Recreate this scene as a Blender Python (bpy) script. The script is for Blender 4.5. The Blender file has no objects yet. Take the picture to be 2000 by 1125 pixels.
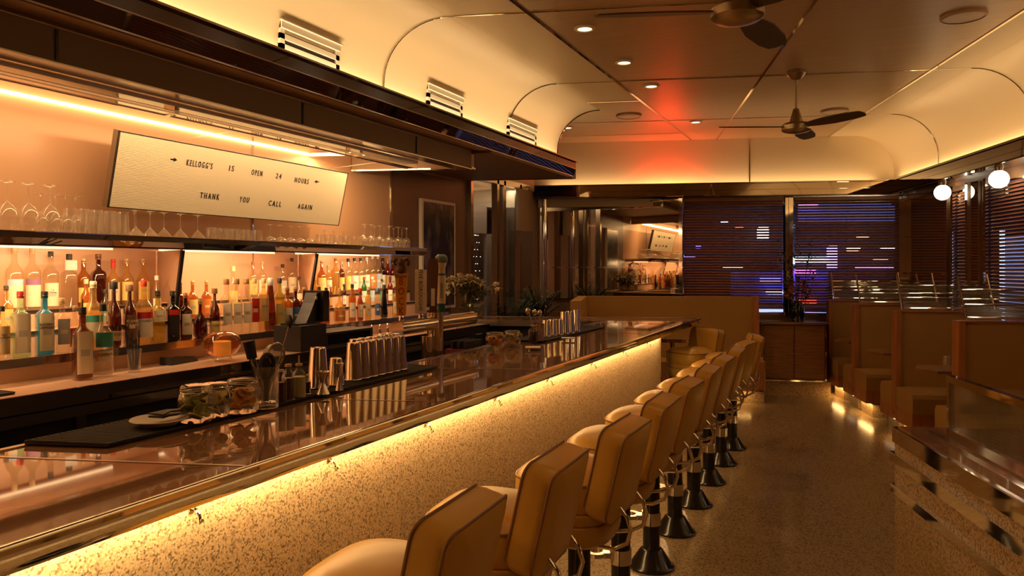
import bpy, bmesh, math, random
from mathutils import Vector, Matrix
random.seed(7)
C = bpy.context.scene.collection
SC = bpy.context.scene
# ------------------------------------------------------------------ camera
FL, HZ, EYE = 1450.0, 522.0, 1.65
TH = math.atan(670 / FL)            # camera yaw against the bar (world +Y runs along the bar)
PH = math.atan(222 / FL)
A = TH - PH                         # the room's own axes are turned by A against the bar
cam_d = bpy.data.cameras.new('camera'); cam = bpy.data.objects.new('camera', cam_d); C.objects.link(cam)
cam.location = (0, 0, EYE); cam.rotation_euler = (math.pi / 2, 0, TH)
cam_d.sensor_width = 36; cam_d.lens = 36 * FL / 2000
cam_d.shift_y = -(562.5 - HZ) / 2000
cam_d.clip_start = 0.05
SC.camera = cam
# ------------------------------------------------------------------ colour and render settings
SC.view_settings.view_transform = 'Standard'; SC.view_settings.look = 'None'
SC.view_settings.exposure = 0.0; SC.view_settings.gamma = 1.0
SC.view_settings.use_curve_mapping = False
cy = SC.cycles
cy.max_bounces = 8; cy.diffuse_bounces = 4; cy.glossy_bounces = 5; cy.transmission_bounces = 6
cy.transparent_max_bounces = 22; cy.caustics_reflective = False; cy.caustics_refractive = False
cy.sample_clamp_indirect = 4.0; cy.use_denoising = True
# ------------------------------------------------------------------ world: night
W = bpy.data.worlds.new('night'); SC.world = W; W.use_nodes = True
W.node_tree.nodes['Background'].inputs[0].default_value = (0.06, 0.09, 0.30, 1)
W.node_tree.nodes['Background'].inputs[1].default_value = 0.04
# ------------------------------------------------------------------ frames
s_, c_ = math.sin(TH), math.cos(TH)
U = (math.cos(A), math.sin(A)); V = (-math.sin(A), math.cos(A))
def P(u, v, z=0.0): return Vector((u * U[0] + v * V[0], u * U[1] + v * V[1], z))
def UV(x, y): return (x * U[0] + y * U[1], x * V[0] + y * V[1])
def sight(px, py):
    a = (px - 1000) / FL
    return (-s_ + a * c_, c_ + a * s_, -(py - HZ) / FL)
def on_x(px, py, x):                # measured point on a plane parallel to the bar -> (y, z)
    r = sight(px, py); t = x / r[0]; return (r[1] * t, EYE + r[2] * t)
def on_z(px, py, z):
    r = sight(px, py); t = (z - EYE) / r[2]; return (r[0] * t, r[1] * t)
def on_v(px, py, v):
    r = sight(px, py); t = v / (r[0] * V[0] + r[1] * V[1]); return (UV(r[0] * t, r[1] * t)[0], EYE + r[2] * t)
def on_u(px, py, u):
    r = sight(px, py); t = u / (r[0] * U[0] + r[1] * U[1]); return (UV(r[0] * t, r[1] * t)[1], EYE + r[2] * t)
# ------------------------------------------------------------------ lights the place has
WARM = (1.0, 0.55, 0.16); WARM2 = (1.0, 0.62, 0.30)
def area(name, loc, sx, sy, power, color, rot):
    d = bpy.data.lights.new(name, 'AREA'); d.shape = 'RECTANGLE'; d.size = sx; d.size_y = sy
    d.energy = power; d.color = color
    o = bpy.data.objects.new(name, d); C.objects.link(o); o.location = loc; o.rotation_euler = rot
    return o
PI = math.pi
# strip under the bar edge, lying along Y, shining down
area('bar_edge_light', (-1.585, 2.27, 1.04), 0.02, 8.9, 40, (1.0, 0.61, 0.25), (0, math.radians(4), 0))
# left cove strip hidden behind the fascia, shining up
area('left_cove_light', (-2.965, 2.6, 2.80), 0.05, 10.3, 50, (1.0, 0.64, 0.30), (PI, 0, 0))
# right cove strip behind the right valance
p = P(3.45, 4.0, 2.74); area('right_cove_light', p, 0.05, 12.5, 44, (1.0, 0.60, 0.25), (PI, 0, A))
p = P(1.1, 10.37, 2.75); area('back_cove_light', p, 4.3, 0.05, 9, (1.0, 0.60, 0.25), (PI, 0, A))
# alcove strip
area('alcove_light', (-4.07, 1.2, 2.57), 0.05, 7.4, 14, (1.0, 0.60, 0.25), (0, math.radians(-40), 0))
area('rail_light', (-3.36, 1.7, 2.49), 0.05, 7.2, 34, (1.0, 0.61, 0.27), (0, math.radians(72), 0))
def spotl(name, loc, e, col, size=2.2, r=0.05):
    d = bpy.data.lights.new(name, 'SPOT'); d.energy = e; d.color = col; d.spot_size = size; d.spot_blend = 0.7; d.shadow_soft_size = r
    o = bpy.data.objects.new(name, d); C.objects.link(o); o.location = loc; return o
area('alcove_end_light', (-3.75, 5.05, 2.57), 0.75, 0.05, 9, (1.0, 0.60, 0.25), (0, 0, math.radians(17)))
for y0, y1 in ((-1.0, 3.05), (3.35, 4.42), (4.62, 5.7)):
    area('shelf_light', (-3.70, (y0 + y1) / 2, 1.738), 0.04, y1 - y0, 9.0 * (y1 - y0), (1.0, 0.62, 0.30), (0, math.radians(28), 0))
# ------------------------------------------------------------------ materials
def new_mat(name):
    m = bpy.data.materials.new(name); m.use_nodes = True
    nt = m.node_tree; b = nt.nodes['Principled BSDF']; return m, nt, b
def mat(name, col, rough=0.5, metal=0.0, emit=None, es=0.0, coat=0.0, ior=None, bump=0.0, bscale=40, aniso=0.0):
    m, nt, b = new_mat(name)
    b.inputs['Base Color'].default_value = (*col, 1); b.inputs['Roughness'].default_value = rough
    b.inputs['Metallic'].default_value = metal; b.inputs['Coat Weight'].default_value = coat
    b.inputs['Anisotropic'].default_value = aniso
    if ior: b.inputs['IOR'].default_value = ior
    if emit: b.inputs['Emission Color'].default_value = (*emit, 1); b.inputs['Emission Strength'].default_value = es
    if bump:
        n = nt.nodes.new('ShaderNodeTexNoise'); n.inputs['Scale'].default_value = bscale
        t = nt.nodes.new('ShaderNodeTexCoord'); nt.links.new(t.outputs['Object'], n.inputs['Vector'])
        u = nt.nodes.new('ShaderNodeBump'); u.inputs['Strength'].default_value = bump; u.inputs['Distance'].default_value = 0.004
        nt.links.new(n.outputs[0], u.inputs['Height']); nt.links.new(u.outputs[0], b.inputs['Normal'])
    return m
def varied(name, c1, c2, rough=0.5, scale=(1, 1, 1), ns=6, metal=0.0, detail=3, lo=0.35, hi=0.65, coat=0.0):
    m, nt, b = new_mat(name)
    t = nt.nodes.new('ShaderNodeTexCoord'); mp = nt.nodes.new('ShaderNodeMapping'); mp.inputs['Scale'].default_value = scale
    n = nt.nodes.new('ShaderNodeTexNoise'); n.inputs['Scale'].default_value = ns; n.inputs['Detail'].default_value = detail
    r = nt.nodes.new('ShaderNodeValToRGB'); r.color_ramp.elements[0].position = lo; r.color_ramp.elements[1].position = hi
    r.color_ramp.elements[0].color = (*c1, 1); r.color_ramp.elements[1].color = (*c2, 1)
    L = nt.links; L.new(t.outputs['Object'], mp.inputs[0]); L.new(mp.outputs[0], n.inputs['Vector'])
    L.new(n.outputs[0], r.inputs[0]); L.new(r.outputs[0], b.inputs['Base Color'])
    b.inputs['Roughness'].default_value = rough; b.inputs['Metallic'].default_value = metal; b.inputs['Coat Weight'].default_value = coat
    return m
def terrazzo(name, base, mid, dark, scale, rough, spec=0.5, thr=0.28):
    m, nt, b = new_mat(name); L = nt.links
    t = nt.nodes.new('ShaderNodeTexCoord')
    v = nt.nodes.new('ShaderNodeTexVoronoi'); v.inputs['Scale'].default_value = scale; v.inputs['Randomness'].default_value = 1.0
    L.new(t.outputs['Object'], v.inputs['Vector'])
    sp = nt.nodes.new('ShaderNodeSeparateColor'); L.new(v.outputs['Color'], sp.inputs[0])
    r = nt.nodes.new('ShaderNodeValToRGB'); e = r.color_ramp.elements; r.color_ramp.interpolation = 'CONSTANT'
    light = tuple(min(1, k * 1.15) for k in base)
    e[0].position = 0; e[0].color = (*dark, 1); e[1].position = 0.19; e[1].color = (*mid, 1)
    for p_, c__ in ((0.34, tuple((a_ + b_) / 2 for a_, b_ in zip(base, mid))), (0.52, base), (0.82, light)):
        x = e.new(p_); x.color = (*c__, 1)
    L.new(sp.outputs[0], r.inputs[0])
    n = nt.nodes.new('ShaderNodeTexNoise'); n.inputs['Scale'].default_value = scale * 1.6; n.inputs['Detail'].default_value = 1
    L.new(t.outputs['Object'], n.inputs['Vector'])
    mx = nt.nodes.new('ShaderNodeMix'); mx.data_type = 'RGBA'; mx.inputs['Factor'].default_value = 0.32
    r2 = nt.nodes.new('ShaderNodeValToRGB'); r2.color_ramp.elements[0].position = .38; r2.color_ramp.elements[1].position = .5
    r2.color_ramp.elements[0].color = (*mid, 1); r2.color_ramp.elements[1].color = (*light, 1); L.new(n.outputs[0], r2.inputs[0])
    L.new(r.outputs[0], mx.inputs['A']); L.new(r2.outputs[0], mx.inputs['B']); L.new(mx.outputs['Result'], b.inputs['Base Color'])
    b.inputs['Roughness'].default_value = rough; b.inputs['Specular IOR Level'].default_value = spec
    return m
def thin_glass(name, tint=(0.97, 0.97, 0.95), body=None, bw=0.0, rough=0.02, boost=1.0):
    m = bpy.data.materials.new(name); m.use_nodes = True; nt = m.node_tree; nt.nodes.clear(); L = nt.links
    o = nt.nodes.new('ShaderNodeOutputMaterial'); tr = nt.nodes.new('ShaderNodeBsdfTransparent'); tr.inputs[0].default_value = (*tint, 1)
    gl = nt.nodes.new('ShaderNodeBsdfGlossy'); gl.inputs['Roughness'].default_value = rough; gl.inputs[0].default_value = (1, 1, 1, 1)
    fr = nt.nodes.new('ShaderNodeLayerWeight'); fr.inputs[0].default_value = 0.5
    pw = nt.nodes.new('ShaderNodeMath'); pw.operation = 'POWER'; pw.inputs[1].default_value = 3.5; L.new(fr.outputs['Facing'], pw.inputs[0])
    ml = nt.nodes.new('ShaderNodeMath'); ml.operation = 'MULTIPLY_ADD'; ml.inputs[1].default_value = 0.8 * boost; ml.inputs[2].default_value = 0.045 * boost; ml.use_clamp = True; L.new(pw.outputs[0], ml.inputs[0])
    mx = nt.nodes.new('ShaderNodeMixShader'); L.new(ml.outputs[0], mx.inputs[0])
    src = tr.outputs[0]
    if body:
        df = nt.nodes.new('ShaderNodeBsdfTranslucent'); df.inputs[0].default_value = (*body, 1)
        d2 = nt.nodes.new('ShaderNodeBsdfDiffuse'); d2.inputs[0].default_value = (*body, 1)
        a0 = nt.nodes.new('ShaderNodeMixShader'); a0.inputs[0].default_value = 0.5; L.new(df.outputs[0], a0.inputs[1]); L.new(d2.outputs[0], a0.inputs[2])
        a1 = nt.nodes.new('ShaderNodeMixShader'); a1.inputs[0].default_value = bw; L.new(tr.outputs[0], a1.inputs[1]); L.new(a0.outputs[0], a1.inputs[2])
        src = a1.outputs[0]
    L.new(src, mx.inputs[1]); L.new(gl.outputs[0], mx.inputs[2]); L.new(mx.outputs[0], o.inputs[0])
    return m
M = {}
M['cream'] = mat('cove_cream', (0.82, 0.71, 0.52), 0.38, 0.0, bump=0.05, bscale=8)
M['bronze'] = varied('ceiling_panel', (0.52, 0.38, 0.23), (0.58, 0.43, 0.27), 0.36, (0.3, 6, 1), 5, metal=0.2)
M['chrome'] = mat('chrome', (0.86, 0.82, 0.76), 0.05, 1.0)
M['chrome_soft'] = mat('brushed_chrome', (0.80, 0.74, 0.66), 0.2, 1.0)
M['mirror_fascia'] = mat('dark_mirror_band', (0.24, 0.24, 0.27), 0.03, 1.0, bump=0.5, bscale=2.2)
M['valance'] = mat('bronze_mirror_valance', (0.50, 0.42, 0.33), 0.04, 1.0, bump=0.25, bscale=2)
M['tin'] = mat('polished_tin', (0.92, 0.84, 0.72), 0.09, 1.0, bump=0.35, bscale=9)
M['steel'] = mat('stainless', (0.62, 0.56, 0.50), 0.17, 1.0)
M['brass_steel'] = mat('tap_steel', (0.80, 0.68, 0.50), 0.14, 1.0)
M['fan'] = mat('fan_nickel', (0.45, 0.37, 0.27), 0.3, 1.0)
M['blade'] = mat('fan_blade', (0.10, 0.07, 0.05), 0.5)
M['black'] = mat('black_rubber', (0.012, 0.011, 0.012), 0.55)
M['black_gloss'] = mat('black_gloss', (0.010, 0.009, 0.009), 0.18)
M['dark'] = mat('dark_plastic', (0.02, 0.018, 0.017), 0.4)
M['cavity'] = mat('dark_cavity', (0.01, 0.009, 0.010), 0.5)
M['peach'] = mat('peach_wall', (0.70, 0.43, 0.27), 0.30, 0.0, ior=1.5)
M['peach_matte'] = mat('peach_laminate', (0.64, 0.40, 0.26), 0.3)
M['brown'] = mat('brown_hood', (0.20, 0.13, 0.075), 0.5)
M['brown_wall'] = mat('brown_wall', (0.20, 0.10, 0.05), 0.4)
M['soffit'] = mat('beige_soffit', (0.60, 0.42, 0.30), 0.5)
M['counter'] = varied('rose_laminate', (0.29, 0.155, 0.085), (0.32, 0.17, 0.095), 0.035, (1, 1, 1), 3, coat=0.6)
M['backcounter'] = mat('peach_counter', (0.66, 0.42, 0.28), 0.12)
M['terrazzo'] = terrazzo('terrazzo_panel', (0.66, 0.50, 0.30), (0.36, 0.26, 0.15), (0.05, 0.035, 0.02), 165, 0.35)
M['terrazzo_side'] = terrazzo('terrazzo_divider', (0.62, 0.46, 0.27), (0.34, 0.24, 0.13), (0.07, 0.05, 0.03), 140, 0.3)
M['floor'] = terrazzo('terrazzo_floor', (0.37, 0.27, 0.155), (0.24, 0.165, 0.09), (0.10, 0.07, 0.035), 120, 0.16, 0.6)
M['vinyl'] = mat('mustard_vinyl', (0.53, 0.295, 0.05), 0.34, 0.0, bump=0.12, bscale=300)
M['piping'] = mat('dark_piping', (0.22, 0.10, 0.04), 0.4)
M['booth'] = mat('olive_booth_vinyl', (0.44, 0.25, 0.07), 0.5, bump=0.2, bscale=220)
M['wood'] = varied('red_oak', (0.36, 0.13, 0.04), (0.50, 0.20, 0.065), 0.35, (9, 9, 0.8), 4)
M['wood_h'] = varied('cabinet_walnut', (0.22, 0.10, 0.035), (0.33, 0.15, 0.055), 0.35, (1.0, 1.0, 14), 4)
M['mirror'] = mat('mirror', (0.78, 0.70, 0.58), 0.015, 1.0)
M['glass'] = thin_glass('clear_glass', (0.97, 0.96, 0.94), body=(1.0, .96, .88), bw=0.10, boost=1.9)
M['jar'] = thin_glass('jar_glass', (0.95, 0.95, 0.90), boost=1.5)
M['window'] = thin_glass('window_glass', (0.9, 0.93, 0.95))
M['reed'] = thin_glass('reeded_glass', (0.70, 0.72, 0.62), body=(0.42, 0.42, 0.32), bw=0.24, rough=0.10, boost=1.6)
M['blind'] = mat('blind_slat', (0.36, 0.14, 0.065), 0.35, 0.1)
M['white'] = mat('white_plastic', (0.82, 0.78, 0.70), 0.4)
M['board'] = mat('letter_board', (0.90, 0.82, 0.66), 0.6)
M['letter'] = mat('black_letter', (0.01, 0.01, 0.01), 0.4)
M['led'] = mat('led_strip', (1, 0.8, 0.5), 0.5, emit=(1.0, 0.62, 0.28), es=6.0)
M['led_soft'] = mat('shelf_led', (1, 0.9, 0.7), 0.5, emit=(1.0, 0.74, 0.42), es=0.95)
M['globe'] = mat('globe_glow', (1, 0.9, 0.7), 0.5, emit=(1.0, 0.80, 0.52), es=11)
M['spot'] = mat('downlight_glow', (1, 0.9, 0.7), 0.5, emit=(1.0, 0.75, 0.40), es=2.6)
M['red_neon'] = mat('red_neon', (1, 0.1, 0.05), 0.4, emit=(1.0, 0.06, 0.02), es=110)
M['leaf'] = varied('fern_leaf', (0.012, 0.03, 0.010), (0.04, 0.07, 0.02), 0.5, ns=12)
M['leaf2'] = varied('olive_leaf', (0.06, 0.06, 0.02), (0.12, 0.11, 0.035), 0.5, ns=12)
M['petal'] = mat('cream_petal', (0.82, 0.68, 0.42), 0.6)
M['orange_petal'] = mat('orange_bloom', (0.55, 0.16, 0.03), 0.6)
M['paper'] = mat('napkin', (0.75, 0.68, 0.55), 0.8)
M['lime'] = varied('lime_slice', (0.20, 0.26, 0.04), (0.55, 0.50, 0.16), 0.35, ns=30)
M['lemon'] = varied('lemon_slice', (0.50, 0.36, 0.10), (0.70, 0.55, 0.26), 0.35, ns=30)
M['orange'] = varied('orange_slice', (0.62, 0.22, 0.03), (0.80, 0.42, 0.12), 0.35, ns=30)
M['curtain'] = varied('grey_curtain', (0.10, 0.085, 0.07), (0.16, 0.14, 0.11), 0.8, ns=3)
# ------------------------------------------------------------------ mesh helpers
class MB:
    def __init__(s): s.v = []; s.f = []
    def add(s, vs, fs):
        n = len(s.v); s.v += [tuple(v) for v in vs]; s.f += [tuple(i + n for i in f) for f in fs]; return s
    def box(s, x0, y0, z0, x1, y1, z1):
        return s.add([(x0, y0, z0), (x1, y0, z0), (x1, y1, z0), (x0, y1, z0), (x0, y0, z1), (x1, y0, z1), (x1, y1, z1), (x0, y1, z1)],
                     [(3, 2, 1, 0), (4, 5, 6, 7), (0, 1, 5, 4), (1, 2, 6, 5), (2, 3, 7, 6), (3, 0, 4, 7)])
    def prism(s, poly, z0, z1):
        n = len(poly)
        return s.add([(x, y, z0) for x, y in poly] + [(x, y, z1) for x, y in poly],
                     [tuple(reversed(range(n))), tuple(range(n, 2 * n))] + [(i, (i + 1) % n, n + (i + 1) % n, n + i) for i in range(n)])
    def extr(s, poly3, d):
        """a planar polygon of 3-D points swept by the vector d"""
        n = len(poly3)
        return s.add(list(poly3) + [(a + d[0], b + d[1], c + d[2]) for a, b, c in poly3],
                     [tuple(reversed(range(n))), tuple(range(n, 2 * n))] + [(i, (i + 1) % n, n + (i + 1) % n, n + i) for i in range(n)])
    def lathe(s, prof, c=(0, 0, 0), seg=20, n=2.0, ry=1.0, caps=True, a0=0.0, a1=None):
        full = a1 is None; a1 = a0 + 2 * PI if full else a1
        m = seg if full else seg + 1; vs = []
        for r, z in prof:
            for i in range(m):
                a = a0 + (a1 - a0) * i / seg; ca, sa = math.cos(a), math.sin(a)
                k = 1.0 if n == 2 else (abs(ca) ** n + abs(sa) ** n) ** (-1.0 / n)
                vs.append((c[0] + r * k * ca, c[1] + r * ry * k * sa, c[2] + z))
        fs = []
        for j in range(len(prof) - 1):
            for i in range(seg):
                i2 = (i + 1) % m if full else i + 1
                fs.append((j * m + i, j * m + i2, (j + 1) * m + i2, (j + 1) * m + i))
        if caps and full:
            if prof[0][0] > 1e-4: fs.append(tuple(reversed(range(m))))
            if prof[-1][0] > 1e-4: fs.append(tuple(range((len(prof) - 1) * m, len(prof) * m)))
        return s.add(vs, fs)
    def cyl(s, p0, p1, r0, r1=None, seg=12):
        r1 = r0 if r1 is None else r1
        p0, p1 = Vector(p0), Vector(p1); d = (p1 - p0).normalized()
        a = d.orthogonal().normalized(); b = d.cross(a); vs = []
        for p, r in ((p0, r0), (p1, r1)):
            for i in range(seg):
                t = 2 * PI * i / seg; vs.append(p + (a * math.cos(t) + b * math.sin(t)) * r)
        return s.add(vs, [tuple(reversed(range(seg))), tuple(range(seg, 2 * seg))] + [(i, (i + 1) % seg, seg + (i + 1) % seg, seg + i) for i in range(seg)])
    def tube(s, pts, r, seg=8, closed=False):
        pts = [Vector(p) for p in pts]; n = len(pts); vs = []; up = Vector((0, 0, 1)); prev = None
        rr = r if isinstance(r, (list, tuple)) else [r] * n
        for i, p in enumerate(pts):
            d = (pts[(i + 1) % n] - pts[i - 1]) if closed else (pts[min(i + 1, n - 1)] - pts[max(i - 1, 0)])
            d.normalize()
            if prev is None: a = d.orthogonal().normalized()
            else:
                a = prev - d * prev.dot(d)
                a = a.normalized() if a.length > 1e-5 else d.orthogonal().normalized()
            prev = a; b = d.cross(a)
            for k in range(seg):
                t = 2 * PI * k / seg; vs.append(p + (a * math.cos(t) + b * math.sin(t)) * rr[i])
        fs = []
        for i in range(n if closed else n - 1):
            j = (i + 1) % n
            for k in range(seg): fs.append((i * seg + k, i * seg + (k + 1) % seg, j * seg + (k + 1) % seg, j * seg + k))
        if not closed: fs += [tuple(reversed(range(seg))), tuple(range((n - 1) * seg, n * seg))]
        return s.add(vs, fs)
    def ball(s, c, r, seg=14, rings=9, sz=1.0):
        return s.lathe([(r * math.sin(PI * j / rings), -r * sz * math.cos(PI * j / rings)) for j in range(rings + 1)], c, seg, caps=False)
    def build(s, name, m, parent=None, smooth=0, loc=(0, 0, 0), rz=0.0):
        me = bpy.data.meshes.new(name); me.from_pydata(s.v, [], s.f)
        bm = bmesh.new(); bm.from_mesh(me); bmesh.ops.remove_doubles(bm, verts=bm.verts, dist=1e-5)
        bmesh.ops.recalc_face_normals(bm, faces=bm.faces); bm.to_mesh(me); bm.free()
        me.materials.append(M[m] if isinstance(m, str) else m)
        if smooth:
            me.polygons.foreach_set('use_smooth', [True] * len(me.polygons))
            me.set_sharp_from_angle(angle=math.radians(smooth))
        o = bpy.data.objects.new(name, me); C.objects.link(o); o.location = loc; o.rotation_euler = (0, 0, rz)
        if parent: o.parent = parent
        return o
def tag(o, label, cat, group=None, kind=None):
    o['label'] = label; o['category'] = cat
    if group: o['group'] = group
    if kind: o['kind'] = kind
    return o
def thing(name, label, cat, loc=(0, 0, 0), rz=0.0, group=None):
    o = bpy.data.objects.new(name, None); C.objects.link(o); o.empty_display_size = 0.1
    o.location = loc; o.rotation_euler = (0, 0, rz); return tag(o, label, cat, group)
def struct(name, mb, m, room=False, smooth=0, parent=None):
    o = mb.build(name, m, parent, smooth, rz=A if (room and not parent) else 0.0)
    if not parent: o['kind'] = 'structure'
    return o
def copy_tree(o, parent=None):
    c = o.copy(); C.objects.link(c); c.parent = parent
    for ch in [k for k in bpy.data.objects if k.parent == o]: copy_tree(ch, c)
    return c
ORD = ['first', 'second', 'third', 'fourth', 'fifth', 'sixth', 'seventh', 'eighth', 'ninth', 'tenth', 'eleventh', 'twelfth', 'thirteenth',
       'fourteenth', 'fifteenth', 'sixteenth', 'seventeenth', 'eighteenth', 'nineteenth', 'twentieth', 'twenty-first', 'twenty-second',
       'twenty-third', 'twenty-fourth', 'twenty-fifth', 'twenty-sixth', 'twenty-seventh', 'twenty-eighth', 'twenty-ninth', 'thirtieth']
_tc = {}
def text(s, size, m, parent, loc, ang, name='lettering', sx=1.0, depth=0.001, vertical=False, tilt=0.0, roll=0.0):
    """words standing upright on a face whose outward normal points to angle ang"""
    cu = bpy.data.curves.new('t', 'FONT'); cu.body = s; cu.size = size; cu.extrude = depth; cu.align_x = 'CENTER'; cu.align_y = 'CENTER'
    if vertical: cu.space_line = 0.95
    cu.resolution_u = 2
    ob = bpy.data.objects.new('t', cu); C.objects.link(ob)
    dg = bpy.context.evaluated_depsgraph_get(); me = bpy.data.meshes.new_from_object(ob.evaluated_get(dg))
    bpy.data.objects.remove(ob); bpy.data.curves.remove(cu)
    R = Matrix(((-math.sin(ang), 0, math.cos(ang), 0), (math.cos(ang), 0, math.sin(ang), 0), (0, 1, 0, 0), (0, 0, 0, 1)))
    me.transform(R @ Matrix.Rotation(tilt, 4, 'X') @ Matrix.Rotation(roll, 4, 'Z') @ Matrix.Diagonal((sx, 1, 1, 1)))
    me.name = name; me.materials.clear(); me.materials.append(M[m] if isinstance(m, str) else m)
    o = bpy.data.objects.new(name, me); C.objects.link(o); o.location = loc
    if parent: o.parent = parent
    return o
# =================================================================== SHELL
Y0 = -2.6
uA = P(-6, -4); 
struct('floor', MB().box(-6.5, -4, -0.1, 4.2, 11.2, 0.0), 'floor', room=True)
# ceiling: bronze centre field, cream margins by the coves
LT, RT, CZ, BV = -2.04, 2.68, 3.4, 10.45
def uvpoly(pts): return [tuple(P(u, v))[:2] for u, v in pts]
def left_at(v, x=LT):               # room u where the plane x meets room v
    return (x + v * math.sin(A)) / math.cos(A)
cen = [(x, y) for x, y in uvpoly([(RT, -4), (RT, BV + .1), (left_at(BV + .1), BV + .1)])] + [(LT, -3.2)]
struct('ceiling', MB().prism(cen, CZ, CZ + 0.08), 'bronze')
vS = 7.91
a = P(left_at(vS), vS); b = P(left_at(vS, -3.1), vS)
struct('ceiling_left', MB().prism([(LT, -3.2), (a.x, a.y), (b.x, b.y), (-3.1, -3.2)], CZ, CZ + 0.08), 'cream')
e1 = P(left_at(BV + .1), BV + .1); e2 = P(left_at(BV + .1, -4.6), BV + .1)
struct('ceiling_entry', MB().prism([(a.x, a.y), (e1.x, e1.y), (e2.x, e2.y), (-4.6, 6.5), (-3.1, 6.5), (b.x, b.y)], CZ, CZ + 0.08), 'bronze')
struct('ceiling_right', MB().box(RT, -4, CZ, 3.6, BV + .1, CZ + .08), 'cream', room=True)
# left cove: swept along the bar
def cove_pts(x_w, sgn, r, z_end, n=14):
    pts = []
    for i in range(n + 1):
        t = PI / 2 * i / n; pts.append((x_w + sgn * r * (1 - math.cos(PI / 2 - t)), CZ - r + r * math.sin(PI / 2 - t)))
    # from flat (top) to vertical
    return pts + [(x_w, z_end)]
prof = cove_pts(-3.03, 1, 0.45, 2.72)
def sheet(mb, prof, fa, fb):
    n = len(prof); mb.add([fa(*q) for q in prof] + [fb(*q) for q in prof], [(i, i + 1, n + i + 1, n + i) for i in range(n - 1)])
mb = MB(); sheet(mb, prof, lambda x, z: (x, -3.2, z - 0.0008), lambda x, z: (x, 7.76 + (x + 3.03) * math.tan(A), z - 0.0008))
outp = [(-3.06, CZ + .001), (-3.06, 2.72)]
mb.add([(-3.06, -3.2, 2.72), (-3.06, 7.75, 2.72), (-3.06, 7.75, 3.4), (-3.06, -3.2, 3.4)], [(0, 1, 2, 3)])
endp = [(x, 7.76 + (x + 3.03) * math.tan(A), z) for x, z in prof] + [(-3.06, 7.75, 2.72), (-3.06, 7.75, CZ)]
mb.add(endp, [tuple(range(len(endp)))])
struct('trim_1_left_cove', mb, 'cream', smooth=40)
# right cove
prof = cove_pts(3.50, -1, 0.50, 2.66)
mb = MB(); sheet(mb, prof, lambda u, z: (u, -4, z - 0.0008), lambda u, z: (u, BV, z - 0.0008)); struct('trim_2_right_cove', mb, 'cream', room=True, smooth=40)
# metal joint strips of the ceiling and coves
def strip_room(u0, v0, u1, v1, w=0.022): # flat strip on the ceiling
    d = Vector((u1 - u0, v1 - v0)); d.normalize(); nx, ny = -d.y * w / 2, d.x * w / 2
    return [(u0 + nx, v0 + ny), (u1 + nx, v1 + ny), (u1 - nx, v1 - ny), (u0 - nx, v0 - ny)]
mb = MB().box(LT - .012, -3, CZ - .006, LT + .012, P(left_at(BV), BV).y, CZ + .01); struct('trim_3_ceiling', mb, 'chrome')
for k, (u, w) in enumerate(((1.23, .022), (RT, .022))):
    struct('trim_%d_ceiling' % (4 + k), MB().box(u - w / 2, -3.5, CZ - .006, u + w / 2, BV, CZ + .01), 'chrome', room=True)
def cove_strip(profile, fixed, d=0.004, w=0.012):
    pass
for k, v in enumerate((1.05, 3.05, 5.05, 7.05, 9.03)):
    ul = left_at(v, -2.58) if v < 7.9 else left_at(v, -3.9)
    mb = MB().box(ul, v - .007, CZ - .005, 3.0, v + .007, CZ + .01)
    pr = cove_pts(3.497, -1, 0.50, 2.70); mb.tube([(u, v, z - .001) for u, z in pr], 0.006, 5)
    struct('trim_%d_ceiling' % (6 + k), mb, 'chrome', room=True)
    if v < 7.9:
        pr = cove_pts(-3.027, 1, 0.45, 2.80); p0 = P(left_at(v, -2.58), v)
        mb = MB().tube([(x, p0.y + (x + 2.58) * math.tan(A), z - .001) for x, z in pr], 0.007, 5)
        struct('trim_%d_cove' % (12 + k), mb, 'chrome')
pr = cove_pts(-3.027, 1, 0.45, 2.80)
struct('trim_18_cove', MB().tube([(x, 7.765 + (x + 3.03) * math.tan(A), z - .001) for x, z in pr], 0.009, 5), 'chrome')
struct('trim_19_ceiling', MB().box(left_at(vS, -2.58), vS - .01, CZ - .005, left_at(vS), vS + .01, CZ + .01), 'chrome', room=True)
struct('trim_20_ceiling', MB().box(left_at(9.9, -4.5), 9.9 - .007, CZ - .005, left_at(9.9), 9.907, CZ + .01), 'chrome', room=True)
# back wall above the valance, seam
struct('wall_back', MB().box(-2.2, BV, 2.5, 4.0, BV + .12, 3.45), 'cream', room=True)
us = on_v(1464, 300, BV)[0]
struct('trim_21_wall', MB().box(us - .008, BV - .006, 2.8, us + .008, BV + .01, CZ), 'chrome', room=True)
struct('wall_back_low', MB().box(-2.2, BV, 0.0, 4.0, BV + .12, 1.02), 'brown_wall', room=True)
# valances
def lip(mb, u0, v0, u1, v1, z0, z1): mb.box(u0, v0, z0, u1, v1, z1)
mb = MB().box(-1.25, 10.22, 2.60, 3.45, 10.24, 2.775).box(-1.25, 10.22, 2.60, 3.45, BV, 2.61).box(-1.25, 10.19, 2.765, 3.45, 10.26, 2.78).box(-1.25, 10.205, 2.68, 3.42, 10.225, 2.688)
struct('trim_22_back_valance', mb, 'valance', room=True)
mb = MB().box(3.36, -3.5, 2.60, 3.38, 10.22, 2.76).box(3.36, -3.5, 2.60, 3.70, 10.22, 2.61).box(3.34, -3.5, 2.75, 3.42, 10.22, 2.77).box(3.355, -3.5, 2.665, 3.37, 10.2, 2.672)
struct('trim_23_right_valance', mb, 'mirror_fascia', room=True)
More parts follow.
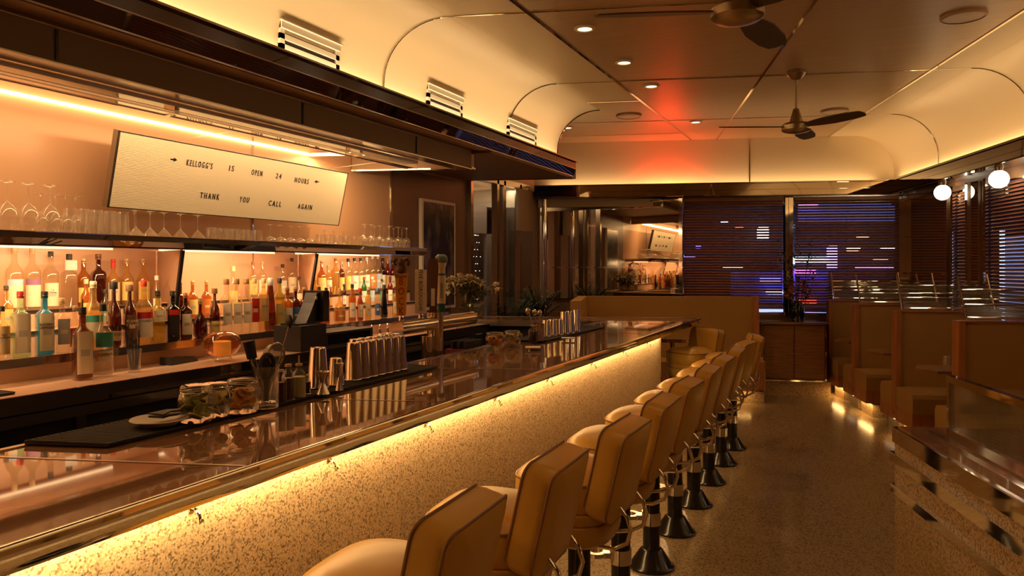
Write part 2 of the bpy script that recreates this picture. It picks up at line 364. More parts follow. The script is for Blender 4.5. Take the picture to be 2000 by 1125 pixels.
# right wall with its openings
WU = 3.65
def rwall(v0, v1, z0, z1, name, m='brown_wall'): return struct(name, MB().box(WU, v0, z0, WU + .12, v1, z1), m, room=True)
rwall(-4, 11, 0, 1.02, 'wall_right'); rwall(-4, 11, 2.5, 3.45, 'wall_right_top'); rwall(9.02, 10.45, 1.02, 2.5, 'wall_right_far')
rwall(8.24, 8.61, 1.02, 2.5, 'wall_right_pier'); rwall(-4, 5.16, 1.02, 2.5, 'wall_right_near')
struct('wall_front', MB().box(-6.4, -3.7, 0, 4.0, -3.5, 3.45), 'brown_wall', room=True)
# left wall
struct('wall_left', MB().box(-4.27, -3.4, 0, -4.15, 7.70, 3.45), 'peach')
struct('wall_left_low', MB().box(-4.25, 7.7, 0, -4.12, 9.9, 1.0), 'brown_wall')
struct('wall_left_top', MB().box(-4.27, 7.7, 2.76, -4.13, 9.9, 3.45), 'peach_matte')
for k, px in enumerate((493, 762)):
    y = on_x(px, 300, -4.15)[0]
    struct('trim_%d_wall_joint' % (24 + k), MB().box(-4.155, y - .007, 1.2, -4.143, y + .007, 2.64), 'chrome')
struct('wall_left_end', MB().box(-4.16, 6.15, 1.10, -4.135, 7.70, 2.64), 'brown_wall')  # brown end panels; from the joint on, brown also stands for unlit peach wall
# =================================================================== HOOD OVER THE BAR
h = thing('bar_hood', 'long brown hood with dark mirrored fascia hanging over the back bar', 'hood', (-3.0, 2.5, 2.5))
def hb(name, mb, m, smooth=0): return mb.build(name, m, h, smooth, loc=(3.0, -2.5, -2.5))
HE = 8.02
mb = MB().prism([(-2.92, -3.2), (-2.90, -3.2), (-2.90, HE), (-2.92, HE)], 2.77, 2.85)
mb.extr([(-2.90, -3.2, 2.77), (-2.925, -3.2, 2.69), (-2.94, -3.2, 2.69), (-2.92, -3.2, 2.77)], (0, HE + 3.2, 0))
mb.prism([(-2.90, HE), (-2.93, HE), (-4.12, HE - .35), (-4.12, HE - .37), (-2.93, HE - .02)], 2.66, 2.78)
hb('fascia', mb, 'mirror_fascia')
hb('fascia_lip', MB().box(-2.935, -3.2, 2.85, -2.875, HE, 2.862).box(-2.903, -3.2, 2.768, -2.893, HE, 2.774).box(-2.94, -3.2, 2.684, -2.918, HE, 2.692), 'chrome')
hb('soffit', MB().prism([(-3.08, -3.2), (-2.93, -3.2), (-2.93, 6.1), (-3.08, 5.8)], 2.69, 2.70), 'soffit')
hb('hood_panel', MB().box(-3.20, -3.2, 2.52, -3.08, 5.81, 2.72), 'brown')
hb('hood_trim', MB().box(-3.085, -3.2, 2.665, -3.074, 5.81, 2.672).box(-3.20, -3.2, 2.513, -3.07, 5.81, 2.52), 'chrome_soft')
for y in (1.35, 2.05, 3.6, 4.9):
    hb('hood_joint', MB().box(-3.081, y - .006, 2.53, -3.073, y + .006, 2.66), 'dark')
hb('alcove_ceiling', MB().prism([(-4.15, -3.2), (-3.2, -3.2), (-3.2, 5.77), (-4.15, 5.50)], 2.65, 2.68), 'soffit')
hb('end_soffit', MB().prism([(-4.14, 5.50), (-3.08, 5.81), (-3.08, 5.86), (-4.14, 5.55)], 2.535, 2.65), 'soffit')
hb('end_trim', MB().prism([(-4.14, 5.49), (-3.07, 5.80), (-3.07, 5.87), (-4.14, 5.56)], 2.52, 2.535), 'chrome')
hb('far_underside', MB().prism([(-4.14, 5.56), (-3.08, 5.87), (-2.93, 5.9), (-2.93, HE - .02), (-4.14, HE - .38)], 2.665, 2.69), 'brown')
hb('top_panel', MB().prism([(-4.14, -3.2), (-3.05, -3.2), (-3.05, 7.72), (-4.14, 7.45)], 2.74, 2.76), 'brown')
# rail of clear acrylic under the hood
rl = thing('acrylic_rail', 'clear acrylic track with metal edges under the hood', 'rail', (-3.27, 2.4, 2.5))
ye = on_x(805, 305, -3.27)[0]
MB().box(-.05, -5.6, -.045, .05, ye - 2.4, -.01).build('channel', 'glass', rl)
MB().box(-.055, -5.6, -.012, -.045, ye - 2.4, 0.02).box(.045, -5.6, -.012, .055, ye - 2.4, 0.02).box(-.05, -5.6, -.05, -.04, ye - 2.4, -.045).box(.04, -5.6, -.05, .05, ye - 2.4, -.045).build('metal_edge', 'chrome_soft', rl)
for y in (-1.5, .4, 2.0): MB().box(-.04, y - .015, -.05, .04, y + .015, .02).build('bracket', 'chrome', rl)
# alcove led strip
ls = thing('led_strip', 'glowing warm strip light along the top of the peach wall', 'light strip', (-4.13, 2, 2.59))
MB().box(-.012, -5, -.008, .012, 2.94, .008).build('diffuser', 'led', ls)
d = Vector((-3.42 + 4.13, 5.15 - 4.94)); 
MB().prism([(0, 2.93), (.02, 2.915), (d.x, 2.94 + d.y - .02), (d.x, 2.94 + d.y + .015)], -.012, .012).build('diffuser', 'led', ls)
# neon tube lying behind the lip of the back valance
nu = on_v(1305, 350, 10.33)[0]
nn = thing('red_neon_tube', 'red neon tube glowing upward from behind the back valance', 'neon light', P(nu, 10.36, 2.62), A)
MB().tube([(-.22, 0, .03), (-.22, 0, .12), (0, 0, .15), (.22, 0, .12), (.22, 0, .03)], .012, 8).build('tube', 'red_neon', nn, 40)
MB().box(-.26, -.03, -.01, .26, .03, .03).build('housing', 'dark', nn)
area('neon_glow', P(nu, 10.39, 2.72), 0.7, 0.05, 6.0, (1.0, .05, .015), (PI, 0, A))
# vents
for k, (ya, yb, wh) in enumerate(((3.33, 3.87, 'nearest'), (4.96, 5.52, 'middle'), (6.43, 7.12, 'farthest'))):
    t = thing('air_vent', 'white slotted air vent in the cove, %s of three' % wh, 'vent', (-3.03, (ya + yb) / 2, 2.92), group='air vents in the cove')
    w = (yb - ya) / 2
    MB().box(-.02, -w, 0, .02, w, .028).box(-.02, -w, .056, .02, w, .088).box(-.02, -w, .116, .03, w, .155).box(-.02, -w, 0, .02, -w + .035, .155).box(-.02, w - .035, 0, .02, w, .155).build('frame', 'white', t)
    MB().box(-.02, -w + .03, .014, .006, w - .03, .13).build('slot_back', 'cavity', t)
    MB().box(-.06, -w - .01, .155, .042, w + .01, .162).build('top_flange', 'white', t)
# ceiling lights and speakers
def disc_light(px, py, label, lit=True):
    x, y = on_z(px, py, CZ - .01)
    if lit:
        t = thing('recessed_downlight', label, 'ceiling light', (x, y, CZ - .012), group='recessed downlights')
        MB().lathe([(.052, .011), (.078, .011), (.08, .004), (.055, -.002), (.052, .004)], seg=24, caps=False).build('trim_ring', 'white', t, 40)
        MB().lathe([(0, .004), (.053, .004)], seg=24, caps=False).build('lens', 'spot', t); spotl('downlight_or_fill_beam', (x, y, CZ - .03), 34 if px == 1108 else 17, (1.0, .58, .24))
    else:
        t = thing('ceiling_speaker', label, 'speaker', (x, y, CZ - .012), group='round ceiling speakers')
        MB().lathe([(0, -.004), (.13, -.004), (.13, .011)], seg=32, caps=False).build('grille', 'bronze', t, 30)
        MB().lathe([(.13, -.008), (.145, -.004), (.145, .011)], seg=32, caps=False).build('rim', 'soffit', t, 30)
for px, py, l in ((1142, 57, 'nearest in the line of ceiling panels'), (1219, 123, 'second from the camera'), (1272, 169, 'third from the camera'), (1359, 239, 'farthest, near the back wall'), (1108, 250, 'beyond the end of the left cove')):
    disc_light(px, py, 'small round recessed downlight, ' + l)
for v in (.9, 2.5):  # added unseen spots without fixtures, lifting the near floor and stools
    for u in (.3, 2.0): spotl('downlight_or_fill_beam', P(u, v, CZ - .03), 14, (1.0, .58, .24))
for px, py, l in ((1882, 33, 'largest in view at top right'), (1630, 218, 'behind the far fan'), (1228, 227, 'beyond the end of the left cove')):
    disc_light(px, py, 'round ceiling speaker grille, ' + l, False)
# ceiling fans
def fan(u, v, z, label, a0):
    p = P(u, v, CZ); t = thing('ceiling_fan', label, 'fan', p, A, 'ceiling fans')
    H = z - CZ
    MB().lathe([(0, 0), (.075, -.002), (.08, -.03), (.045, -.075), (.02, -.085), (0, -.085)], seg=24).build('canopy', 'fan', t, 40)
    MB().cyl((0, 0, -.07), (0, 0, H + .13), .012).build('downrod', 'fan', t, 40)
    MB().lathe([(0, H + .16), (.025, H + .16), (.05, H + .07), (.06, H + .035), (.105, H + .03), (.125, H + .01), (.125, H - .03), (.105, H - .045), (.06, H - .055), (0, H - .06)], seg=32).build('motor_housing', 'fan', t, 35)
    for k in range(3):
        a = a0 + k * 2 * PI / 3; ca, sa = math.cos(a), math.sin(a)
        mb = MB(); vs = []
        for r, w in ((.10, .03), (.2, .055), (.35, .075), (.55, .07), (.66, .05), (.68, .02)):
            for s in (-1, 1):
                for dz in (-.004, .004):
                    vs.append((r * ca - s * w * sa, r * sa + s * w * ca, H + dz - s * w * .22))
        fs = []
        for i in range(5):
            o = i * 4; fs += [(o, o + 4, o + 6, o + 2), (o + 1, o + 3, o + 7, o + 5), (o, o + 1, o + 5, o + 4), (o + 2, o + 6, o + 7, o + 3)]
        fs += [(0, 2, 3, 1), (20, 21, 23, 22)]
        mb.add(vs, fs).build('blade', 'blade', t)
x, y = on_z(1555, 138, 3.4); u, v = UV(x, y); fan(u, v, 2.90, 'nickel ceiling fan on a long rod near the back wall', 1.17)
Z = 3.55; X = 440 / FL * Z; u, v = UV(-Z * s_ + X * c_, Z * c_ + X * s_); fan(u, v, EYE + (522 - 22) * Z / FL, 'nickel ceiling fan overhead, cut by the top of the photo', 1.1)
# =================================================================== BAR
bar_end_v = 8.05
def bar_y(x): return 7.95 + (x + 1.475) * 0.30
TOP = 1.11
bar = thing('bar_counter', 'long bar with glossy rose top, chrome edge and speckled terrazzo front', 'bar counter', (-1.9, 3, 0))
def bb(name, mb, m, smooth=0): return mb.build(name, m, bar, smooth, loc=(1.9, -3, 0))
FRX, BKX = -1.475, -2.29
ret_n = lambda x: 6.98 + (x + 2.9) * 0.29      # near edge of the return that runs to the wall
poly = [(FRX - .02, -2.2), (FRX - .02, bar_y(FRX)), (-4.10, bar_y(-4.10)), (-4.10, ret_n(-4.10)), (BKX + .02, ret_n(BKX)), (BKX + .02, -2.2)]
bb('bar_top', MB().prism(poly, TOP - .045, TOP), 'counter')
mb = MB()
pr = [(-1.50, TOP + .002), (-1.485, TOP + .003), (-1.475, TOP - .002), (-1.474, TOP - .012), (-1.482, TOP - .016), (-1.497, TOP - .06), (-1.505, TOP - .06), (-1.505, TOP - .01)]
mb.extr([(x, -2.2, z) for x, z in pr], (0, bar_y(FRX) + 2.2 + .02, 0))
bb('edge_trim', mb, 'chrome', 50)
mb = MB()
mb.prism([(FRX, bar_y(FRX)), (FRX, bar_y(FRX) + .03), (-4.1, bar_y(-4.1) + .03), (-4.1, bar_y(-4.1))], TOP - .06, TOP + .003)
mb.box(BKX - .005, -2.2, TOP - .06, BKX + .02, ret_n(BKX), TOP + .004)
mb.prism([(BKX, ret_n(BKX)), (BKX, ret_n(BKX) - .02), (-4.1, ret_n(-4.1) - .02), (-4.1, ret_n(-4.1))], TOP - .06, TOP + .004)
bb('back_trim', mb, 'chrome_soft')
for (xa, ya, xb, yb) in ((BKX + .02, 1.28, FRX - .03, 1.52), (BKX + .02, 2.345, FRX - .03, 2.58), (BKX + .02, 3.36, FRX - .03, 3.62), (BKX + .02, 5.78, FRX - .03, 5.95), (BKX + .02, 6.9, FRX - .03, 7.05)):
    bb('joint_strip', MB().prism([(xa, ya), (xb, yb), (xb, yb + .012), (xa, ya + .012)], TOP - .01, TOP + .0015), 'chrome_soft')
bb('front_panel', MB().box(-1.70, -2.2, 0.0, -1.62, 6.75, TOP - .05), 'terrazzo')
bb('panel_end_trim', MB().box(-1.70, 6.75, 0, -1.615, 6.765, TOP - .05), 'chrome')
for k in range(7): 
    y = -.2 + k * 1.15 + .35
    bb('panel_joint', MB().box(-1.6205, y, 0.02, -1.6193, y + .002, 1.04), 'soffit')
for px, py in ((385, 996), (650, 893), (838, 828), (973, 768), (1075, 724), (1160, 706), (1222, 683), (1268, 663)):
    y = on_x(px, py, -1.6)[0]
    bb('purse_hook', MB().tube([(-1.622, y, 1.00), (-1.605, y, 1.0), (-1.592, y, .985), (-1.588, y, .965), (-1.58, y, .975)], .005, 6).cyl((-1.622, y, 1.0), (-1.616, y, 1.0), .011), 'chrome', 40)
bb('back_panel', MB().box(-2.20, -2.2, 0, -2.18, 6.9, TOP - .05).box(-4.1, 7.0, 0, -1.9, 7.05, TOP - .05), 'cavity')
# under-bar steel wells
t = thing('ice_well', 'stainless steel work well under the bar beside the tap tower', 'sink', (-2.80, 4.6, 0))
MB().box(-.22, -1.6, .62, .28, -1.57, .90).box(-.22, 1.9, .62, .28, 1.93, .90).box(-.22, -1.6, .62, -.2, 1.93, .90).box(.26, -1.6, .62, .28, 1.93, .90).box(-.22, -1.6, .60, .28, 1.93, .63).build('basin', 'steel', t)
for y in (-1.5, 1.8): 
    for x in (-.18, .24): MB().cyl((x, y, 0), (x, y, .62), .018).build('leg', 'steel', t)
MB().box(-.27, -.3, .66, -.225, .9, .88).build('speed_rail', 'steel', t)
# =================================================================== STOOLS
def ring_outline(w, hh, r, n=7):
    pts = []
    for cx, cz, a0 in ((w - r, hh - r, 0), (-(w - r), hh - r, PI / 2), (-(w - r), -(hh - r), PI), (w - r, -(hh - r), 1.5 * PI)):
        for i in range(n): a = a0 + PI / 2 * i / (n - 1); pts.append((cx + r * math.cos(a), cz + r * math.sin(a)))
    return pts
def back_cushion(w=.185, hh=.18, th=.048, r=.05):
    out = ring_outline(w, hh, r); n = len(out); mb = MB(); vs = []
    lay = [(-th - .012, .0), (-th - .012, .35), (-th - .011, .7), (-th - .007, .9), (-th, 1.0), (-th * .4, 1.012), (th * .4, 1.012), (th, 1.0), (th + .006, .9), (th + .008, .6), (th + .008, 0)]
    for x, k in lay:
        for y, z in out:
            yy, zz = y * k, z * k; vs.append((x - .028 * (yy / w) ** 2, yy, zz))
    fs = [(j * n + i, j * n + (i + 1) % n, (j + 1) * n + (i + 1) % n, (j + 1) * n + i) for j in range(len(lay) - 1) for i in range(n)]
    mb.add(vs, fs); return mb
def bent(mb, ang, loc):
    R = Matrix.Translation(loc) @ Matrix.Rotation(ang, 4, 'Y'); mb.v = [tuple(R @ Vector(v)) for v in mb.v]; return mb
def outline3(x, w=.185, hh=.18, r=.05, k=1.0): return [(x - .028 * (y / w) ** 2, y * k, z * k) for y, z in ring_outline(w, hh, r)]
BL = Vector((.19, 0, .855)); BA = math.radians(13)
def make_stool():
    t = thing('counter_stool', 'x', 'stool', (0, 0, 0), 0, 'mustard counter stools along the bar')
    # z profile of the thick puffed seat; slightly square in plan
    pf = [(.0, .575), (.18, .575), (.188, .585), (.193, .61), (.193, .652), (.186, .658), (.193, .665), (.194, .70), (.187, .706), (.194, .713), (.198, .765), (.194, .815)]
    MB().lathe(pf, (-.042, 0, 0), 40, 3.2, 1.07, caps=False).build('seat', 'vinyl', t, 50)
    MB().lathe([(.194, .815), (.186, .831), (.163, .848), (.125, .862), (.06, .868), (0, .870)], (-.042, 0, 0), 40, 3.2, 1.07, caps=False).build('seat_cushion', 'vinyl', t, 60)
    def se(r, z):
        pts = []
        for i in range(40):
            a = 2 * PI * i / 40; ca, sa = math.cos(a), math.sin(a); k = (abs(ca) ** 3.2 + abs(sa) ** 3.2) ** (-1 / 3.2); pts.append((-.042 + r * k * ca, 1.07 * r * k * sa, z))
        return pts
    MB().tube(se(.196, .816), .0045, 6, True).build('seat_piping', 'piping', t, 60)
    MB().lathe([(0, .55), (.12, .55), (.18, .567), (.18, .577), (0, .577)], (-.042, 0, 0), 28, 3.2).build('seat_pan', 'chrome_soft', t, 40)
    bent(back_cushion(), BA, BL).build('backrest', 'vinyl', t, 55)
    for x in (-.046, .046): bent(MB().tube(outline3(x, k=1.008), .0045, 6, True), BA, BL).build('back_piping', 'piping', t, 60)
    for s in (-.11, .11):
        MB().tube([(.02, s * .5, .560), (.10, s * .8, .560), (.18, s, .57), (.235, s, .60), (.25, s, .65), (.235, s, .70), (.205, s, .73)], .0085, 8).build('back_bracket', 'chrome', t, 60)
    MB().cyl((0, 0, .09), (0, 0, .552), .046, .046, 24).build('column', 'black_gloss', t, 40)
    MB().lathe([(0, 0), (.122, 0), (.125, .012), (.112, .022), (.062, .098), (.05, .105), (0, .105)], seg=32).build('floor_flange', 'black_gloss', t, 35)
    f = MB().lathe([(.0475, .235), (.052, .235), (.052, .305), (.0475, .305)], seg=24, caps=False); f.build('footrest_collar', 'chrome', t, 40)
    mb = MB(); c = (-.115, -.03); n = 24
    for i in range(n):
        pass
    rg = [(.032, .262), (.056, .262), (.056, .282), (.032, .282), (.032, .262)]
    mb.lathe(rg, (-.115, -.02, 0), 28, caps=False)
    mb.prism([(-.075, -.045), (-.04, -.035), (-.04, .03), (-.075, .012)], .258, .284)
    mb.build('footrest_ring', 'chrome_soft', t, 40)
    return t
st0 = make_stool(); used = False
lab = ['mustard vinyl counter stool closest to the camera, cut by the frame', 'second mustard counter stool from the camera', 'third mustard counter stool from the camera',
       'fourth mustard counter stool from the camera', 'fifth mustard counter stool from the camera', 'sixth mustard counter stool from the camera', 'seventh mustard counter stool from the camera',
       'eighth mustard counter stool from the camera', 'ninth mustard counter stool from the camera', 'tenth stool in the row, farthest along the bar']
for k in range(10):
    y = 1.68 + .59 * k; x = -1.02 + (-.10 if k == 0 else (-.065 if k == 1 else 0)); rz = math.radians([3, 2, -1, 1, -2, 2, -1, 3, -8, 14][k])
    o = st0 if k == 0 else copy_tree(st0)
    o.location = (x, y, 0); o.rotation_euler = (0, 0, rz); o['label'] = lab[k]
sx, sy = on_z(1345, 690, .75)
o = copy_tree(st0); o.location = (-1.45, 7.42, 0); o.rotation_euler = (0, 0, math.radians(56)); o['label'] = 'mustard stool turned to face the camera at the far end of the bar'; del o['group']
# pull-up table beyond the bar end
a, b = on_v(1285, 655, 8.75), on_v(1372, 655, 8.75)
t = thing('side_table', 'low chrome-edged table on a steel post behind the turned stool', 'table', P(.62, 8.9, 0), A)
MB().box(-.35, -.25, .80, .35, .25, .825).build('table_top', 'counter', t)
MB().box(-.36, -.26, .79, .36, -.25, .83).box(.35, -.26, .79, .36, .26, .83).box(-.36, -.26, .79, -.35, .26, .83).build('table_edge', 'chrome', t)
MB().cyl((-.08, 0, .03), (-.08, 0, .80), .03).build('post', 'steel', t, 40); MB().cyl((-.08, 0, 0), (-.08, 0, .03), .16, .14, 24).build('foot', 'steel', t, 40)
# =================================================================== BACK BAR
CT = 1.09
bc = thing('back_counter', 'peach-topped back bar counter with polished edge and black fridges under', 'counter', (-3.7, 2.5, 0))
def kb(name, mb, m, smooth=0): return mb.build(name, m, bc, smooth, loc=(3.7, -2.5, 0))
kb('worktop', MB().box(-4.14, -2.4, CT - .03, -3.29, 6.55, CT), 'backcounter')
kb('front_edge', MB().box(-3.29, -2.4, CT - .075, -3.27, 6.55, CT + .002), 'chrome')
kb('under_rail', MB().box(-3.34, -2.4, CT - .14, -3.31, 6.5, CT - .09), 'steel')
kb('body', MB().box(-4.10, -2.4, .08, -3.42, 6.55, CT - .03), 'cavity')
for k, y in enumerate((-.6, .55, 1.7, 2.35, 3.5, 4.65, 5.8)):
    kb('fridge_frame', MB().box(-3.42, y, .12, -3.38, y + .05, CT - .14).box(-3.42, y, .12, -3.38, y + 1.1, .16), 'steel')
kb('riser', MB().box(-4.13, -2.4, CT, -3.70, 6.3, 1.19), 'peach_matte')
kb('low_shelf', MB().box(-4.13, -2.4, 1.19, -3.60, 6.3, 1.215), 'glass')
kb('low_shelf_edge', MB().box(-3.602, -2.4, 1.175, -3.592, 6.3, 1.217), 'steel')
kb('middle_step', MB().box(-4.13, -2.4, 1.215, -3.83, 6.2, 1.32), 'peach_matte')
kb('top_step', MB().box(-4.13, -2.4, 1.32, -3.97, 6.2, 1.42), 'peach_matte')
kb('step_edge', MB().box(-3.972, -2.4, 1.405, -3.966, 6.2, 1.422).box(-3.832, -2.4, 1.305, -3.826, 6.2, 1.322), 'dark')
# upper glass shelf
us_ = thing('upper_shelf', 'upper shelf with dark mirrored front edge full of upturned glasses', 'shelf', (-3.9, 2.4, 1.8))
SE = 5.98
MB().box(-.24, -4.8, 0.0, .24, SE - 2.4, .02).build('shelf_board', 'glass', us_)
MB().extr([(.23, -4.8, .022), (.255, -4.8, .022), (.262, -4.8, -.005), (.235, -4.8, -.04), (.22, -4.8, -.04)], (0, SE - 2.4 + 4.8, 0)).build('front_band', 'mirror_fascia', us_)
MB().box(.232, -4.8, .022, .258, SE - 2.4, .027).box(.22, -4.8, -.045, .24, SE - 2.4, -.04).build('band_trim', 'chrome', us_)
MB().box(-.24, -4.8, -.03, .22, SE - 2.4, -.001).build('underside', 'peach_matte', us_)
for y0, y1, w in ((-1.0, 3.02, 'left'), (3.35, 4.38, 'middle'), (4.62, 5.75, 'right')):
    o = MB().box(-4.03, y0, 1.753, -4.016, y1, 1.768).build('shelf_light_bar', 'led_soft'); tag(o, 'thin white light bar under the upper shelf, %s bay' % w, 'light bar', 'light bars under the upper shelf')
for k, (yb_, yf, w) in enumerate(((3.43, 3.24, 'left'), (4.79, 4.47, 'right'))):
    mb = MB().extr([(-4.14, yb_, 1.425), (-3.963, yb_ - .07, 1.425), (-3.963, yb_ - .07, 1.325), (-3.82, yf + .03, 1.325), (-3.765, yf, 1.42), (-3.68, yf - .02, 1.755), (-4.14, yb_, 1.755)], (0, .012, 0))
    d = thing('shelf_divider', 'slanted peach divider panel with a black front edge, %s of two' % w, 'divider', (0, 0, 0), group='shelf dividers')
    mb.build('panel', 'peach_matte', d)
    MB().extr([(-3.77, yf - .0, 1.40), (-3.755, yf - .0, 1.40), (-3.667, yf - .025, 1.752), (-3.682, yf - .025, 1.752)], (0, .022, 0)).build('front_edge', 'black', d)
# letter board
lb = thing('letter_board', 'long white changeable letter board hung above the glass shelf', 'sign', (-3.90, 3.95, 1.995))
LBW, LBH, LEAN = 1.05, .445, -math.atan(.10 / .445)
def lean(mb): 
    R = Matrix.Rotation(math.atan(.10 / .445), 4, 'Y'); mb.v = [tuple(R @ Vector(v)) for v in mb.v]; return mb
lean(MB().box(-.045, -LBW, 0, -.004, LBW, LBH).box(-.005, -LBW, 0, 0.004, -LBW + .006, LBH).box(-.005, LBW - .006, 0, 0.004, LBW, LBH).box(-.005, -LBW, LBH - .006, .004, LBW, LBH).box(-.005, -LBW, 0, .004, LBW, .006)).build('frame', 'dark', lb)
lean(MB().box(-.046, -LBW - .003, -.002, -.006, -LBW, LBH + .002)).build('side_cheek', 'brown', lb)
mb = MB(); nrow = 46
for i in range(nrow):
    z0 = .006 + (LBH - .012) * i / nrow; z1 = .006 + (LBH - .012) * (i + .72) / nrow; z2 = .006 + (LBH - .012) * (i + 1) / nrow
    mb.add([(.0015, -LBW + .006, z0), (.0015, LBW - .006, z0), (.0015, LBW - .006, z1), (.0015, -LBW + .006, z1), (-.003, LBW - .006, z1), (-.003, -LBW + .006, z1), (-.003, LBW - .006, z2), (-.003, -LBW + .006, z2), (.0015, LBW - .006, z2), (.0015, -LBW + .006, z2)],
           [(0, 1, 2, 3), (3, 2, 4, 5), (5, 4, 6, 7), (7, 6, 8, 9)])
lean(mb).build('grooved_face', 'board', lb)
Rl = Matrix.Rotation(math.atan(.10 / .445), 4, 'Y')
def board_word(s, px0, px1, py, hgt=.040, sx=None):
    y0, z = on_x(px0, py, -3.87); y1, _ = on_x(px1, py, -3.87); yc = (y0 + y1) / 2 - 3.95; zz = z - 1.995
    n = len(s); cell = (y1 - y0) / max(n, 1) if n > 1 else .03
    for i, ch in enumerate(s):
        pass
    cu_y = yc
    w = text(s, hgt * 1.38, 'letter', lb, (0, 0, 0), 0.0, sx=1.0, depth=.0015)
    xs = [v.co.y for v in w.data.vertices]; W0 = max(xs) - min(xs)
    k = (y1 - y0) / W0
    for v in w.data.vertices: v.co.y *= k
    R = Rl; mid = (max(xs) + min(xs)) / 2 * k
    for v in w.data.vertices: v.co = R @ Vector((v.co.x + .0035, v.co.y - mid + yc, v.co.z + zz))
for s, a, b, y in (('\u2192', 324, 333, 309), ('K E L L O G G \u2019 S', 355, 405, 316), ('I S', 438, 447, 327), ('O P E N', 482, 503, 335), ('2 4', 530, 540, 342), ('H O U R S', 567, 594, 350), ('\u2190', 606, 614, 352.5),
                   ('T H A N K', 391, 428, 380.5), ('Y O U', 468, 486, 388.5), ('C A L L', 525, 549, 396), ('A G A I N', 582, 609, 402)):
    if s in ('\u2192', '\u2190'):
        y0, z = on_x(a, y, -3.87); y1, _ = on_x(b, y, -3.87); yc = (y0 + y1) / 2 - 3.95; zz = z - 1.995; q = 1 if s == '\u2192' else -1
        mb = MB().box(.003, yc - .02, zz - .003, .006, yc + .02, zz + .003).extr([(.003, yc + q * .004, zz - .012), (.003, yc + q * .026, zz), (.003, yc + q * .004, zz + .012)], (.003, 0, 0))
        lean(mb).build('arrow', 'letter', lb)
    else: board_word(s, a, b, y)
for y in (3.30, 4.75):
    MB().tube([(.10 * 1.0, y - 3.95, .44), (.573, y - 3.95, .462)], .0012, 4).build('hanging_wire', 'steel', lb)
# =================================================================== GLASSWARE ON THE UPPER SHELF
GT = 1.8205
def gprof(kind):
    if kind == 'goblet':   # rim down, foot up
        return [(.040, 0), (.046, .03), (.050, .075), (.046, .105), (.030, .130), (.010, .145), (.0045, .155), (.004, .225), (.008, .238), (.036, .247), (.038, .249), (0, .25)]
    if kind == 'wine': return [(.030, 0), (.036, .03), (.037, .06), (.030, .085), (.012, .102), (.004, .11), (.0035, .175), (.008, .188), (.034, .194), (.035, .196), (0, .197)]
    if kind == 'highball': return [(.036, 0), (.030, .135), (.029, .140), (.0, .140), (.0, .128), (.028, .128)]
    if kind == 'martini': return [(.056, 0), (.040, .022), (.018, .046), (.005, .060), (.0035, .066), (.0035, .138), (.007, .148), (.036, .154), (.037, .156), (0, .157)]
    if kind == 'coupe': return [(.046, 0), (.047, .012), (.040, .030), (.022, .042), (.006, .048), (.0035, .056), (.0035, .118), (.007, .126), (.033, .131), (0, .133)]
    if kind == 'tumbler': return [(.042, 0), (.036, .078), (.034, .083), (0, .083), (0, .068), (.033, .068)]
_gm = {}
def glassware(kind, x, y, label, group, sc=1.0):
    if kind not in _gm:
        o = MB().lathe(gprof(kind), seg=20, caps=False).build({'goblet': 'wine_glass', 'wine': 'wine_glass', 'highball': 'highball_glass', 'martini': 'martini_glass', 'coupe': 'coupe_glass', 'tumbler': 'tumbler'}[kind], 'glass', None, 40)
        _gm[kind] = o
    else:
        o = _gm[kind].copy(); C.objects.link(o)
    o.location = (x, y, GT); o.scale = (sc, sc, sc)
    tag(o, label, {'goblet': 'wine glass', 'wine': 'wine glass', 'highball': 'glass', 'martini': 'martini glass', 'coupe': 'glass', 'tumbler': 'glass'}[kind], group)
def row(kind, pxs, x, label, group, sc=1.0):
    for i, px in enumerate(pxs):
        y = on_x(px, 460, x)[0]
        glassware(kind, x, y, label % ORD[i] if '%s' in label else label, group, sc)
row('goblet', [-58, 14, 56], -3.75, 'large upturned wine glass, %s from the left on the front of the shelf', 'large wine glasses on the upper shelf')
row('goblet', [98], -3.75, 'large upturned wine glass just left of the highball glasses', 'large wine glasses on the upper shelf')
row('wine', [80, 108, 128, 148], -3.87, 'smaller upturned wine glass, %s from the left behind the large ones', 'small wine glasses on the upper shelf', 1.10)
row('highball', [136, 163, 189, 215, 240], -3.74, 'upturned highball glass, %s from the left in the front row below the board', 'highball glasses on the upper shelf')
row('highball', [174, 199, 225], -3.82, 'upturned highball glass, %s from the left in the second row below the board', 'highball glasses on the upper shelf')
row('highball', [166, 190, 214, 236], -3.90, 'upturned highball glass, %s from the left in the third row below the board', 'highball glasses on the upper shelf')
row('martini', [265, 293, 320, 352, 386], -3.73, 'upturned martini glass, %s from the left in the front row', 'martini glasses on the upper shelf')
row('martini', [262, 293], -3.88, 'upturned martini glass, %s from the left in the back row', 'martini glasses on the upper shelf')
row('tumbler', [412, 435, 458, 480, 501], -3.74, 'upturned short tumbler, %s from the left in the front row', 'tumblers left of the coupes')
row('tumbler', [420, 443, 466, 488], -3.83, 'upturned short tumbler, %s from the left in the second row', 'tumblers left of the coupes')
row('coupe', [528, 548, 567, 586, 604], -3.74, 'upturned coupe glass, %s from the left in the front row', 'coupe glasses on the upper shelf')
row('coupe', [634, 652, 670], -3.92, 'upturned coupe glass, %s from the left behind the last tumblers', 'coupe glasses on the upper shelf')
row('tumbler', [626, 643, 660, 677, 693], -3.74, 'upturned tumbler, %s from the left between coupes and wine glasses', 'tumblers right of the coupes')
row('wine', [710, 725, 742, 760, 778, 794], -3.74, 'upturned wine glass, %s from the left in the right-hand front row', 'right-hand wine glasses', .98)
row('wine', [713, 731, 750, 769, 785], -3.88, 'upturned wine glass, %s from the left in the right-hand back row', 'right-hand wine glasses', .98)
